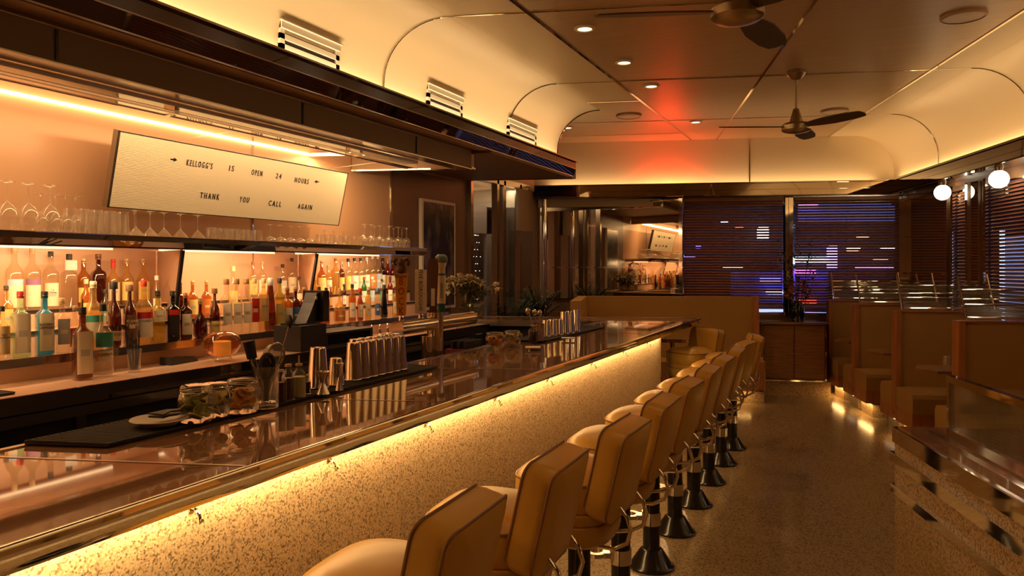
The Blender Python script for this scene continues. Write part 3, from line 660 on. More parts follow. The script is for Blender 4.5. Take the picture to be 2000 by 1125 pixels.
# =================================================================== BOTTLES
GC = {}
def gmat(key):
    if key in GC: return GC[key]
    T = {'clear': ((.93, .90, .82), (.8, .7, .5), .06), 'green': ((.80, .90, .72), (.55, .7, .4), .25), 'blue': ((.25, .62, .80), (.10, .45, .65), .45), 'amber': ((.72, .36, .08), (.55, .22, .04), .35),
         'pale': ((.93, .76, .42), (.75, .52, .20), .22), 'dark': ((.30, .06, .02), (.10, .02, .01), .35), 'brown': ((.45, .16, .04), (.25, .08, .02), .4), 'red': ((.55, .08, .03), (.4, .04, .02), .4), 'black': ((.03, .02, .02), (.01, .01, .01), .8),
         'yellow': ((.85, .70, .25), (.6, .5, .12), .3), 'leafgreen': ((.10, .45, .12), (.05, .25, .05), .5)}[key]
    GC[key] = thin_glass('bottle_' + key, T[0], T[1], T[2], boost=1.3); return GC[key]
LC = {}
def lmat(c):
    c = tuple(c)
    if c not in LC: LC[c] = mat('label_ink', c, 0.55)
    return LC[c]
COL = {'cream': (.72, .62, .42), 'white': (.80, .76, .66), 'tan': (.58, .40, .17), 'red': (.55, .02, .015), 'black': (.015, .013, .012), 'gold': (.55, .38, .12), 'teal': (.05, .30, .22), 'yellow': (.72, .55, .16),
       'grey': (.45, .42, .36), 'cork': (.55, .36, .18), 'wood': (.30, .15, .06), 'orange': (.60, .20, .04), 'silver': (.5, .48, .44), 'blue': (.06, .18, .45), 'paleblue': (.35, .50, .62), 'brown': (.16, .07, .03), 'purple': (.25, .12, .22)}
SH = {  # radius factor (of height) and profile of body in unit height
    'tall': (.125, [(.93, 0), (1, .01), (1, .58), (.92, .64), (.55, .71), (.36, .76), (.33, .93), (.37, .935), (.37, .955), (.3, .96)], 2.0, 1.0),
    'round': (.135, [(.93, 0), (1, .012), (1, .52), (.95, .58), (.6, .66), (.34, .72), (.31, .92), (.36, .925), (.36, .95), (.3, .955)], 2.0, 1.0),
    'square': (.150, [(.95, 0), (1, .01), (1, .60), (.9, .65), (.45, .70), (.32, .74), (.30, .92), (.35, .93), (.3, .95)], 5.0, .8),
    'sq2': (.115, [(.95, 0), (1, .01), (1, .60), (.9, .65), (.5, .70), (.40, .74), (.38, .92), (.45, .93), (.4, .95)], 5.0, .8),
 'flask': (.175, [(.8, 0), (.95, .03), (1, .2), (1, .42), (.9, .56), (.6, .66), (.30, .72), (.27, .90), (.32, .905), (.3, .94)], 2.6, .55),
    'decanter': (.22, [(.75, 0), (.98, .06), (1, .2), (.9, .38), (.6, .52), (.28, .60), (.22, .66), (.20, .86), (.26, .88), (.2, .9)], 2.0, .8),
    'taper': (.115, [(.8, 0), (.95, .02), (.98, .15), (.8, .45), (.55, .72), (.42, .86), (.44, .9), (.4, .91)], 2.0, 1.0),
    'slim': (.098, [(.93, 0), (1, .01), (1, .62), (.9, .67), (.5, .74), (.40, .78), (.37, .93), (.42, .935), (.4, .955)], 2.0, 1.0)}
def bottle(px, py0, py1, x, z, shape, glass, label, cap, row_name, desc, band=None, lz=(.10, .50), txt=None, capl=.08, tcol='letter', name='bottle', loc=None):
    if loc: y = loc[1]; x = loc[0]; z = loc[2]
    else: y, _ = on_x(px, py1, x)
    _, zt = on_x(px, py0, x); H = max(.16, min(.36, zt - z)) 
    rf, pf, n, ry = SH[shape]; R = rf * H
    t = thing(name, desc, 'bottle', (x, y, z), 0, row_name)
    q = Matrix.Identity(4)
    ang = math.atan2(-y, -x) + .25          # turned so that the label looks out over the bar
    hb_ = 1.0 - capl * .5
    prof = [(r * R, zz * H) for r, zz in pf]
    MB().lathe([(0, 0)] + prof, seg=22, n=n, ry=ry, caps=True).build('glass_body', gmat(glass), t, 45)
    t.rotation_euler = (0, 0, ang)
    rc = pf[-1][0] * R
    cz = pf[-1][1] * H
    if cap:
        rr = max(rc * 1.12, .011); hh = H - cz + capl * H
        MB().lathe([(0, cz - capl * H * .7), (rr, cz - capl * H * .7), (rr * 1.03, H * 1.0 - .004), (rr * .9, H), (0, H)], seg=16, caps=False).build('cap', lmat(COL[cap]), t, 40)
    if label:
        z0, z1 = lz[0] * H, lz[1] * H
        rr = R * 1.012
        lo = [(rr, z0), (rr, z1)]
        if shape in ('taper',): lo = [(R * .99, z0), (R * .9, z1)]
        la = .74 if shape in ('square', 'sq2') else 1.0
        MB().lathe(lo, seg=14, n=n, ry=ry, caps=False, a0=-la, a1=la).build('paper_label', lmat(COL[label]), t, 45)
        if band: MB().lathe([(rr * 1.004, z1 - .1 * H), (rr * 1.004, z1)], seg=14, n=n, ry=ry, caps=False, a0=-la, a1=la).build('label_band', lmat(COL[band]), t, 45)
        else: MB().lathe([(rr * 1.004, z0 + (z1 - z0) * .42), (rr * 1.004, z0 + (z1 - z0) * .58)], seg=6, n=n, ry=ry, caps=False, a0=-.45, a1=.45).build('label_mark', lmat(COL['grey' if label in ('cream', 'white', 'yellow', 'tan') else 'cream']), t, 45)
    if txt:
        zc = (lz[0] * .35 + lz[1] * .65) * H
        text(txt, .2 * R * 2 if len(txt) < 7 else R * .36, tcol if isinstance(tcol, str) and tcol in M else lmat(COL[tcol]), t, (R * 1.03, 0, zc), 0.0, depth=.0004)
    return t
# (px, top, base, shape, glass, label, cap, extra)
F = 'front'; rows = {
 'front': (-3.69, 1.216), 'middle': (-3.895, 1.3205), 'back': (-4.05, 1.4205)}
B = [
 ('front', 4, 598, 690, 'round', 'clear', 'tan', 'black', 'clear vodka bottle with tan label', dict(txt="Tito's\nHandmade", lz=(.08, .62))),
 ('front', 40, 569, 692, 'square', 'green', 'cream', 'red', 'pale green gin bottle with cream label and red cap', dict(lz=(.06, .66))),
 ('front', 87, 569, 690, 'square', 'blue', 'cream', 'black', 'blue gin bottle with arched cream label', dict(lz=(.06, .66), txt='BOMBAY\nSAPPHIRE')),
 ('front', 121, 582, 688, 'square', 'clear', 'grey', 'cork', 'clear bottle with grey label and cork', dict(lz=(.15, .62))),
 ('front', 146, 597, 686, 'round', 'clear', 'red', 'cork', 'short clear bottle with red label and cork', dict()),
 ('front', 182, 544, 676, 'round', 'pale', 'cream', 'white', 'pale bottle with cream label and white cap', dict(lz=(.15, .5), band='teal')),
 ('front', 222, 550, 674, 'flask', 'dark', 'tan', 'black', 'dark red whiskey bottle with low tan label', dict(lz=(.10, .25), txt="EXPRESSIONS")),
 ('front', 253, 555, 669, 'flask', 'dark', 'brown', 'wood', 'dark whiskey flask bottle with printed lettering', dict(lz=(.12, .5), txt='ELIJAH\nCRAIG', tcol='cream')),
 ('front', 281, 546, 664, 'round', 'pale', 'white', 'red', 'pale bottle with white label and red cap', dict(txt='LUXARDO', lz=(.1, .5), band='red')),
 ('front', 308, 568, 662, 'square', 'yellow', 'white', 'black', 'golden square bottle with white label', dict(lz=(.4, .62))),
 ('front', 337, 568, 660, 'square', 'black', 'black', 'black', 'black square bottle with red emblem', dict(lz=(.1, .62), band='red')),
 ('front', 362, 572, 657, 'square', 'dark', 'white', 'orange', 'dark square bottle with white label and orange cap', dict(lz=(.1, .55))),
 ('front', 391, 582, 653, 'decanter', 'dark', None, 'cork', 'squat dark decanter with cork stopper', dict()),
 ('front', 419, 563, 648, 'flask', 'dark', 'yellow', 'wood', 'dark red flask bottle with yellow label', dict(txt='WOODINVILLE', lz=(.06, .32))),
 ('front', 442, 535, 646, 'sq2', 'clear', 'white', 'wood', 'tequila bottle with white label and blue neck tag', dict(lz=(.18, .55))),
 ('front', 462, 535, 644, 'sq2', 'clear', 'white', 'wood', 'tequila bottle with white label and orange neck tag', dict(lz=(.18, .55))),
 ('front', 481, 535, 642, 'sq2', 'clear', 'white', 'wood', 'tequila bottle with white label and pink neck tag', dict(lz=(.18, .55))),
 ('front', 497, 532, 641, 'slim', 'clear', 'red', 'cork', 'clear bottle with tall red label', dict(txt='VAGO', lz=(.18, .62))),
 ('front', 515, 530, 640, 'slim', 'pale', 'tan', 'cork', 'clear bottle with tall tan label', dict(txt='VAGO', lz=(.18, .62))),
 ('front', 528, 513, 641, 'taper', 'brown', None, 'silver', 'tall tapering brown bottle with silver top', dict()),
 ('front', 546, 543, 639, 'slim', 'yellow', 'yellow', 'black', 'greenish bottle with pale yellow label', dict()),
 ('front', 561, 561, 637, 'square', 'amber', 'white', 'wood', 'amber bottle with large white label', dict()),
 ('front', 577, 560, 635, 'square', 'dark', 'blue', 'wood', 'dark bottle with blue side label', dict()),
 ('front', 594, 561, 634, 'square', 'brown', 'red', 'wood', 'brown bottle with rust red label', dict()),
 ('front', 623, 560, 630, 'slim', 'red', 'red', 'black', 'slim bottle with bright red label', dict()),
 ('front', 637, 562, 629, 'slim', 'amber', 'orange', 'black', 'slim amber bottle with orange label', dict()),
 ('front', 663, 563, 628, 'decanter', 'pale', 'orange', 'cork', 'round clear bottle with orange label', dict(lz=(.05, .35))),
 ('front', 688, 555, 625, 'slim', 'amber', 'white', 'black', 'slim amber bottle with white label', dict()),
 ('front', 703, 563, 622, 'flask', 'red', 'cream', 'red', 'dark red flask bottle with cream print', dict()),
 ('front', 719, 560, 620, 'slim', 'pale', 'cream', 'cork', 'pale slim bottle with cream label', dict()),
 ('front', 737, 563, 617, 'slim', 'clear', 'blue', 'blue', 'clear bottle with blue label', dict()),
 ('front', 750, 556, 615, 'taper', 'black', None, 'black', 'black narrow-waisted bottle', dict()),
 ('front', 772, 560, 612, 'slim', 'pale', 'cream', 'black', 'slim pale bottle with cream label', dict()),
 ('middle', 12, 558, 650, 'round', 'pale', 'yellow', 'black', 'pale bottle with yellow label', dict()),
 ('middle', 168, 545, 650, 'slim', 'amber', 'yellow', 'cork', 'amber bottle with yellow label', dict()),
 ('middle', 205, 565, 650, 'slim', 'clear', 'teal', 'black', 'clear bottle with teal label', dict()),
 ('middle', 306, 538, 640, 'slim', 'clear', 'white', 'white', 'clear bottle with white cap', dict()),
 ('middle', 352, 551, 634, 'round', 'dark', None, 'brown', 'dark round-shouldered bottle', dict()),
 ('middle', 376, 548, 632, 'round', 'amber', 'yellow', 'cork', 'amber bottle with round wooden stopper', dict()),
 ('middle', 403, 548, 630, 'round', 'amber', 'orange', 'cork', 'orange liqueur bottle with wooden stopper', dict()),
 ('middle', 455, 520, 628, 'slim', 'clear', 'yellow', 'cork', 'clear bottle with green-yellow label', dict()),
 ('middle', 584, 540, 612, 'round', 'clear', 'cream', 'black', 'clear bottle with black cap', dict()),
 ('middle', 616, 540, 611, 'slim', 'pale', 'orange', 'orange', 'pale bottle with orange cap', dict()),
 ('middle', 646, 560, 610, 'slim', 'brown', 'tan', 'wood', 'brown bottle with tan label', dict()),
 ('middle', 672, 555, 608, 'slim', 'dark', 'white', 'black', 'dark bottle with small white label', dict()),
 ('middle', 711, 541, 604, 'slim', 'leafgreen', 'white', 'red', 'green bottle with bright red cap', dict()),
 ('middle', 727, 540, 602, 'slim', 'clear', 'paleblue', 'white', 'clear bottle with pale blue label', dict()),
 ('middle', 746, 545, 600, 'slim', 'clear', 'teal', 'black', 'clear bottle with sea-green label', dict()),
 ('middle', 762, 540, 598, 'slim', 'red', 'white', 'black', 'red bitter bottle with white label', dict()),
 ('back', 28, 484, 600, 'tall', 'clear', 'cream', 'cork', 'tall clear bottle with cream label and blue band', dict(band='paleblue', lz=(.05, .50))),
 ('back', 63, 484, 600, 'tall', 'clear', 'cream', 'cork', 'tall clear bottle with cream label and purple band', dict(band='purple', lz=(.05, .50))),
 ('back', 99, 491, 600, 'tall', 'clear', 'cream', 'black', 'tall clear bottle with scribbled cream label', dict(lz=(.05, .45), txt='La\nTierra')),
 ('back', 135, 496, 604, 'square', 'clear', 'silver', 'black', 'square embossed clear bottle with black stopper', dict(lz=(.70, .88))),
 ('back', 163, 505, 604, 'tall', 'amber', 'yellow', 'cork', 'amber bottle with gold seal and cork', dict(lz=(.1, .40))),
 ('back', 192, 496, 603, 'square', 'dark', None, 'brown', 'dark red square-shouldered bottle', dict()),
 ('back', 221, 506, 602, 'round', 'pale', 'cream', 'red', 'pale bottle with long red capsule', dict(capl=.22)),
 ('back', 248, 505, 601, 'round', 'pale', 'yellow', 'cork', 'pale gold bottle with ball cork', dict()),
 ('back', 280, 505, 600, 'round', 'pale', 'yellow', 'cork', 'gold bottle with ball cork', dict()),
 ('back', 494, 511, 590, 'tall', 'clear', 'yellow', 'wood', 'tall clear bottle with wooden stopper', dict()),
 ('back', 512, 511, 589, 'tall', 'clear', 'white', 'cork', 'tall clear bottle with pale cork', dict()),
 ('back', 552, 516, 588, 'square', 'clear', 'grey', 'black', 'clear square bottle with grey label', dict()),
 ('back', 570, 504, 587, 'tall', 'clear', 'cream', 'black', 'tall clear bottle with cream label', dict()),
 ('back', 603, 511, 586, 'slim', 'clear', 'white', 'wood', 'slim clear bottle with white neck', dict()),
 ('back', 628, 509, 583, 'round', 'amber', 'yellow', 'cork', 'amber bottle with yellow label and cork', dict()),
 ('back', 641, 518, 582, 'round', 'pale', 'cream', 'cork', 'pale bottle with round cork', dict()),
 ('back', 655, 504, 581, 'tall', 'pale', None, 'wood', 'tall straw-coloured bottle', dict()),
 ('back', 667, 510, 580, 'slim', 'brown', 'yellow', 'cork', 'brown bottle with yellow label', dict()),
 ('back', 680, 505, 579, 'slim', 'clear', 'yellow', 'black', 'clear bottle with yellow label and black cap', dict()),
 ('back', 692, 504, 578, 'tall', 'clear', 'white', 'black', 'clear bottle with white label', dict()),
 ('back', 704, 504, 577, 'tall', 'clear', 'cream', 'black', 'clear bottle with cream label', dict()),
 ('back', 716, 502, 576, 'slim', 'clear', 'white', 'silver', 'clear slim bottle with silver top', dict()),
 ('back', 727, 499, 575, 'tall', 'clear', 'orange', 'silver', 'clear bottle with orange-white label', dict()),
 ('back', 738, 499, 574, 'tall', 'clear', 'paleblue', 'silver', 'clear bottle with pale blue band', dict()),
 ('back', 747, 504, 573, 'slim', 'dark', 'white', 'black', 'dark bottle with black cap', dict()),
 ('back', 757, 506, 572, 'slim', 'red', 'tan', 'gold', 'red bottle with gold capsule', dict()),
 ('back', 767, 508, 571, 'slim', 'red', 'white', 'black', 'bright red bottle with black cap', dict()),
]
seen = {}
rx = {'front': 'front row', 'middle': 'middle row', 'back': 'back row'}
for r, px, p0, p1, sh, gl, la, cp, ds, kw in B:
    bay = 'left' if px < 352 else ('middle' if px < 617 else 'right')
    x, z = rows[r]
    bottle(px, p0, p1, x, z, sh, gl, la, cp, 'bottles in the %s' % rx[r], '%s, %s of the %s bay' % (ds, rx[r], bay), **kw)
# bottles standing on the mat of the back counter
def ground_y(px, py, z): return on_z(px, py, z)
for px, p0, p1, sh, gl, la, cp, ds, kw in (
    (161, 600, 727, 'square', 'brown', 'cream', 'black', 'cream-labelled bottle with black pourer on the back counter mat', dict(lz=(.06, .66))),
    (201, 588, 724, 'round', 'clear', 'cream', 'black', 'clear tequila bottle with teal and cream labels on the mat', dict(lz=(.20, .34), txt='CAZADORES'))):
    x = -3.50; y, _ = on_x(px, p1, x); _, zt = on_x(px, p0, x)
    t = bottle(px, p0, p1, x, CT + .012, sh, gl, la, cp, 'bottles on the back counter', ds, loc=(x, y, CT + .012), **kw)
    H = zt - CT - .012
    MB().cyl((0, 0, H * .99), (.006, 0, H * 1.12), .0035, .0025, 8).build('pourer', 'dark', t, 40)
    if sh == 'round': MB().lathe([(SH['round'][0] * H * 1.02, .38 * H), (SH['round'][0] * H * 1.02, .58 * H)], seg=14, caps=False, a0=-.9, a1=.9).build('teal_label', lmat(COL['teal']), t, 45)
# =================================================================== BACK COUNTER OBJECTS
def mat_at(name, label, corners, z, th=.012):
    t = thing(name, label, 'mat', (corners[0][0], corners[0][1], z)); ox, oy = corners[0]
    pl = [(x - ox, y - oy) for x, y in corners]
    MB().prism(pl, 0, th * .5).build('mat_base', 'black', t)
    a, b, c, d = [Vector((*p, 0)) for p in pl]
    mb = MB()
    mb.tube([(v.x, v.y, th * .7) for v in (a, b, c, d)], th * .3, 6, True); 
    n = int((b - a).length / .018)
    for i in range(1, n):
        s = i / n; p = a.lerp(b, s); q = d.lerp(c, s); mb.cyl((p.x, p.y, th * .65), (q.x, q.y, th * .65), .0035, .0035, 5)
    mb.build('ribs', 'black', t)
    return t
mat_at('bar_mat', 'black ribbed rubber mat on the back counter under two bottles', [(-3.36, .98 + .25), (-3.36, 2.05), (-3.585, 2.05), (-3.585, .98 + .25)], CT + .001)
# straw glass
x = -3.50; y = on_x(262, 716, x)[0]
t = thing('straw_glass', 'clear glass holding black straws on the back counter', 'glass', (x, y, CT + .001)); MB().lathe([(0, .012), (.03, .012), (.03, 0), (.031, 0), (.036, .125)], seg=20, caps=False).build('glass', 'glass', t, 40)
for i in range(9):
    a = i * .7; MB().cyl((.015 * math.cos(a), .015 * math.sin(a), .014), (.03 * math.cos(a) - .01, .035 * math.sin(a), .18 + .02 * (i % 3)), .003, .003, 6).build('straw', 'black', t)
# card terminal
x, y = on_z(350, 709, CT)
t = thing('card_terminal', 'black handheld card terminal lying on the back counter', 'card reader', (x, y, CT + .001), math.radians(8))
MB().extr([(-.04, -.11, 0), (-.04, .11, 0), (-.04, .105, .02), (-.04, -.03, .035), (-.04, -.11, .045)], (.08, 0, 0)).build('body', 'dark', t)
MB().box(-.03, -.02, .0335, .03, .03, .036).build('screen', 'black_gloss', t); MB().box(-.028, .04, .024, .028, .095, .030).build('keypad', 'dark', t)
# candle jar
x = -3.44; y = on_x(434, 700, x)[0]
t = thing('candle_globe', 'amber glass globe with a thick lit candle on the back counter', 'candle holder', (x, y, CT + .001))
M['amber_g'] = thin_glass('amber_globe', (.80, .45, .16), (.5, .2, .05), .12, boost=1.4)
MB().lathe([(.045, .028), (.08, .045), (.105, .085), (.108, .12), (.09, .155), (.06, .17), (.055, .172)], seg=32, caps=False).build('globe', 'amber_g', t, 50)
MB().lathe([(0, 0), (.05, 0), (.055, .012), (.045, .03), (0, .03)], seg=28).build('foot', 'glass', t, 40)
M['candle'] = mat('candle_wax', (.8, .55, .2), .5, emit=(1.0, .5, .12), es=.35)
MB().lathe([(0, .034), (.05, .034), (.05, .115), (.045, .118), (0, .116)], seg=28).build('candle', 'candle', t, 40)
# point of sale, printer, cash drawer
x, y = on_z(640, 672, CT)
t = thing('cash_drawer', 'long black flat cash box on the back counter', 'cash drawer', (-3.44, on_x(682, 670, -3.30)[0], CT + .001), 0); MB().box(-.12, -.26, 0, .13, .30, .105).build('box', 'dark', t); MB().box(.13, -.22, .02, .136, .26, .09).build('drawer_front', 'black_gloss', t)
px = thing('receipt_printer', 'boxy black receipt printer beside the cash box', 'printer', (-3.40, on_x(596, 680, -3.40)[0], CT + .001)); MB().box(-.14, -.15, 0, .09, .11, .17).build('body', 'dark', px); MB().box(-.10, -.13, .17, .05, .09, .182).build('lid', 'black_gloss', px)
y = on_x(600, 640, -3.45)[0]
t = thing('pos_terminal', 'black curved point-of-sale screen stand above the printer', 'screen', (-3.44, y + .02, CT + .182))
MB().extr([(-.05, -.10, 0), (-.05, -.06, .06), (-.05, -.02, .13), (-.05, .01, .20), (-.05, .09, .20), (-.05, .09, 0)], (.10, 0, 0)).build('stand', 'dark', t)
MB().box(-.09, .03, .0, .09, .09, .215).build('screen_back', 'black_gloss', t); MB().cyl((.05, .0, .165), (.056, .0, .165), .012, .012, 16).build('round_badge', 'white', t)
# chrome valve tops near the tap
for i, px_ in enumerate((726, 742, 757, 772)):
    x, y = on_z(px_, 653, CT)
    t = thing('chrome_pourer', 'small chrome nozzle standing on the back counter, %s from the left' % ORD[i], 'pourer', (-3.42, on_x(px_, 653, -3.42)[0], CT), group='chrome nozzles')
    MB().lathe([(0, 0), (.022, 0), (.02, .02), (.010, .03), (.014, .045), (.008, .06), (.012, .075), (.006, .085), (.009, .1), (0, .112)], seg=14).build('body', 'chrome', t, 40)
# =================================================================== TAP TOWER
TX, TY = -2.42, on_x(850, 700, -2.42)[0]
t = thing('tap_tower', 'brushed steel T-shaped beer tap tower rising behind the bar', 'tap tower', (TX, TY, .62))
MB().cyl((0, 0, 0), (0, 0, .745), .052, .052, 32).build('post', 'brass_steel', t, 40)
MB().cyl((0, -.10, .0), (0, -.10, .60), .035, .035, 24).build('drain_pipe', 'brass_steel', t, 40)
ya = on_x(776, 648, TX)[0] - TY; yb = on_x(921, 630, TX)[0] - TY
MB().cyl((0, ya, .675), (0, yb, .675), .045, .045, 32).build('cross_tube', 'brass_steel', t, 40)
MB().cyl((0, ya - .005, .675), (0, ya, .675), .047, .047, 32).build('end_cap', 'chrome', t, 40); MB().cyl((0, yb, .675), (0, yb + .005, .675), .047, .047, 32).build('end_cap', 'chrome', t, 40)
def tap(px, label, h0, builder):
    y = on_x(px, 620, TX - .02)[0]
    o = MB().cyl((0, 0, 0), (0, 0, h0), .010, .010, 12).cyl((0, 0, h0 - .02), (0, 0, h0), .017, .013, 14).cyl((0, 0, 0), (0, 0, .02), .018, .016, 14).build('tap_handle', 'chrome', t, 40, loc=(-.02, y - TY, 1.335 - .62), rz=math.radians(-62)); o['label'] = label
    builder(o, h0); return o
M['tap_yellow'] = mat('tap_yellow', (.70, .33, .03), .4); M['tap_red'] = mat('tap_red', (.45, .03, .02), .4); M['tap_brown'] = mat('tap_brown', (.12, .05, .02), .45)
M['tap_white'] = mat('tap_white', (.78, .70, .58), .4); M['tap_teal'] = mat('tap_teal', (.02, .13, .14), .4); M['tap_green'] = mat('tap_greygreen', (.16, .25, .22), .4)
def bock(o, h):
    MB().extr([(-.018, -.026, h), (-.018, .026, h), (-.018, .034, h + .22), (-.018, .045, h + .25), (-.018, -.045, h + .25), (-.018, -.034, h + .22)], (.036, 0, 0)).build('paddle', 'tap_yellow', o)
    text('B\nO\nC\nK', .062, 'tap_red', o, (.0195, 0, h + .112), 0.0, sx=.8, vertical=True)
    text('Shiner', .028, 'tap_brown', o, (.0195, 0, h + .232), 0.0)
    mb = MB().ball((0, 0, h + .275), .032, sz=1.1).ball((.012, .0, h + .315), .022, sz=1.2)
    mb.tube([(.0, .015, h + .325), (0, .035, h + .335), (0, .045, h + .315), (0, .038, h + .295), (0, .028, h + .305)], [.012, .012, .010, .007, .004], 8)
    mb.tube([(.0, -.015, h + .325), (0, -.035, h + .335), (0, -.045, h + .315), (0, -.038, h + .295), (0, -.028, h + .305)], [.012, .012, .010, .007, .004], 8)
    mb.build('ram_head', 'tap_brown', o, 50)
def boroughs(o, h):
    MB().box(-.034, -.034, h, .034, .034, h + .27).build('block', 'tap_white', o)
    text('FIVE BOROUGHS', .034, 'letter', o, (.0345, .0, h + .145), 0.0, roll=-PI / 2)
    text('FIVE BOROUGHS', .034, 'letter', o, (0, -.0345, h + .145), -PI / 2, roll=-PI / 2)
def brownt(o, h):
    MB().extr([(-.02, -.022, h), (-.02, .022, h), (-.02, .034, h + .30), (-.02, .026, h + .35), (-.02, -.026, h + .35), (-.02, -.034, h + .30)], (.04, 0, 0)).build('paddle', 'tap_brown', o)
    MB().box(-.021, -.012, h + .05, .0215, .012, h + .16).build('badge', 'tap_white', o)
def bluet(o, h):
    MB().lathe([(0, h), (.022, h), (.026, h + .08)], seg=20, caps=False).build('foot', 'tap_teal', o, 40)
    MB().lathe([(.026, h + .08), (.03, h + .25), (.026, h + .28), (.026, h + .31), (.036, h + .345)], seg=20, caps=False).build('stem', 'tap_white', o, 40)
    MB().lathe([(.036, h + .345), (.042, h + .36), (.038, h + .385), (.02, h + .40), (0, h + .40)], seg=20, caps=False).build('knob', 'tap_green', o, 40)
    MB().lathe([(.0305, h + .262), (.0285, h + .275)], seg=20, caps=False).build('band', 'tap_teal', o, 40)
    text('MONTAUK', .02, 'tap_teal', o, (.0305, 0, h + .16), 0.0, roll=-PI / 2)
tap(784, 'yellow beer tap handle reading BOCK with a carved ram on top', .03, bock)
tap(822, 'white square beer tap handle lettered FIVE BOROUGHS', .03, boroughs)
tap(846, 'dark brown beer tap handle behind the white one', .02, brownt)
tap(862, 'tall white and teal beer tap handle with rounded grey-green knob', .0, bluet)
# =================================================================== ON THE BAR
zt = TOP + .0
def bxy(px, py, z=TOP): return on_z(px, py, z)
# service mats along the back edge of the bar top
m1 = mat_at('service_mat', 'long black rubber service mat on the near part of the bar', [(-2.02, 1.50), (-2.02, 3.42), (-2.28, 3.42), (-2.28, 1.42)], TOP + .0045)
m2 = mat_at('service_mat', 'shorter black rubber mat on the far part of the bar', [(-2.02, 4.95), (-2.02, 6.35), (-2.27, 6.35), (-2.27, 4.85)], TOP + .0045)
MT = TOP + .017
# plate with black napkin
x, y = bxy(312, 829, MT)
t = thing('plate', 'small cream plate at the near end of the bar mat', 'plate', (x, y, MT))
MB().lathe([(0, .002), (.05, .002), (.055, 0), (.06, .004), (.085, .016), (.092, .02), (.09, .023), (.06, .01), (0, .008)], seg=36, caps=False).build('dish', 'white', t, 40)
t = thing('black_tongs', 'black tongs resting across the cream plate', 'tongs', (x, y, MT + .024))
MB().extr([(-.03, -.02, 0), (-.02, .03, 0), (.05, .14, 0), (.055, .13, 0), (.02, .02, 0), (.03, -.01, 0)], (0, 0, .006)).build('lower_arm', 'dark', t)
MB().extr([(-.03, -.02, .010), (-.005, .03, .016), (.055, .14, .010), (.06, .13, .010), (.03, .02, .016), (.03, -.01, .010)], (0, 0, .005)).build('upper_arm', 'dark', t)
# swing-top garnish jars
def jar(px, py, label, fill, R=.058, Hh=.115, seed=1, z=MT):
    x, y = bxy(px, py, z); rnd = random.Random(seed)
    t = thing('garnish_jar', label, 'jar', (x, y, z), rnd.random() * .5, 'clip-top garnish jars on the bar')
    MB().lathe([(0, .0), (R * .85, 0), (R, .012), (R, Hh * .62), (R * .9, Hh * .75), (R * .82, Hh * .78), (R * .84, Hh * .86)], seg=32, caps=False).build('glass_body', 'jar', t, 50)
    MB().lathe([(R * .86, Hh * .88), (R * .88, Hh * .93), (R * .8, Hh * .98), (0, Hh)], seg=32, caps=False).build('lid', 'jar', t, 50)
    MB().lathe([(R * .87, Hh * .86), (R * .895, Hh * .87), (R * .87, Hh * .885)], seg=32, caps=False).build('seal', 'paper', t, 50)
    mb = MB(); mb.tube([(R * .86 * math.cos(a), R * .86 * math.sin(a), Hh * .80) for a in [2 * PI * i / 24 for i in range(24)]], .0015, 5, True)
    mb.tube([(R * .88, 0, Hh * .8), (R * 1.18, .01, Hh * .7), (R * 1.22, .0, Hh * .5), (R * 1.1, -.01, Hh * .55), (R * .9, 0, Hh * .9)], .0014, 5)
    mb.tube([(-R * .88, 0, Hh * .8), (-R * 1.05, 0, Hh * .9), (-R * .85, 0, Hh * .95)], .0014, 5)
    mb.build('wire_clasp', 'chrome', t)
    n = 16
    for i in range(n):
        a = rnd.random() * 2 * PI; rr = rnd.random() ** .5 * R * .55; zz = .012 + (Hh * .62) * i / n
        q = Matrix.Translation((rr * math.cos(a), rr * math.sin(a), zz + .01)) @ Matrix.Rotation(rnd.uniform(-1.2, 1.2), 4, 'X') @ Matrix.Rotation(rnd.uniform(-1.2, 1.2), 4, 'Y')
        k = .024
        mb = MB().lathe([(0, -.003), (k, -.003), (k * 1.05, 0), (k, .003), (0, .003)], seg=14); mb.v = [tuple(q @ Vector(v)) for v in mb.v]
        mb.v = [(vx, vy, max(.004, min(Hh * .74, vz))) for vx, vy, vz in mb.v]
        # keep inside the glass
        mb.v = [(vx * min(1, R * .93 / max(1e-6, math.hypot(vx, vy))), vy * min(1, R * .93 / max(1e-6, math.hypot(vx, vy))), vz) for vx, vy, vz in mb.v]
        mb.build('fruit_slice', fill, t, 40)
    return t
jar(383, 822, 'clip-top glass jar of lime slices, nearest of the three', 'lime', .058, .125, 1)
jar(420, 812, 'clip-top glass jar of pale lemon peel behind the lime jar', 'lemon', .050, .118, 2)
jar(473, 804, 'clip-top glass jar of orange slices, largest on the near mat', 'orange', .060, .122, 3)
jar(967, 678, 'clip-top jar of dried citrus on the far mat, left one', 'orange', .062, .10, 4)
jar(1001, 672, 'clip-top jar of dried citrus on the far mat, right one', 'lemon', .055, .095, 5)
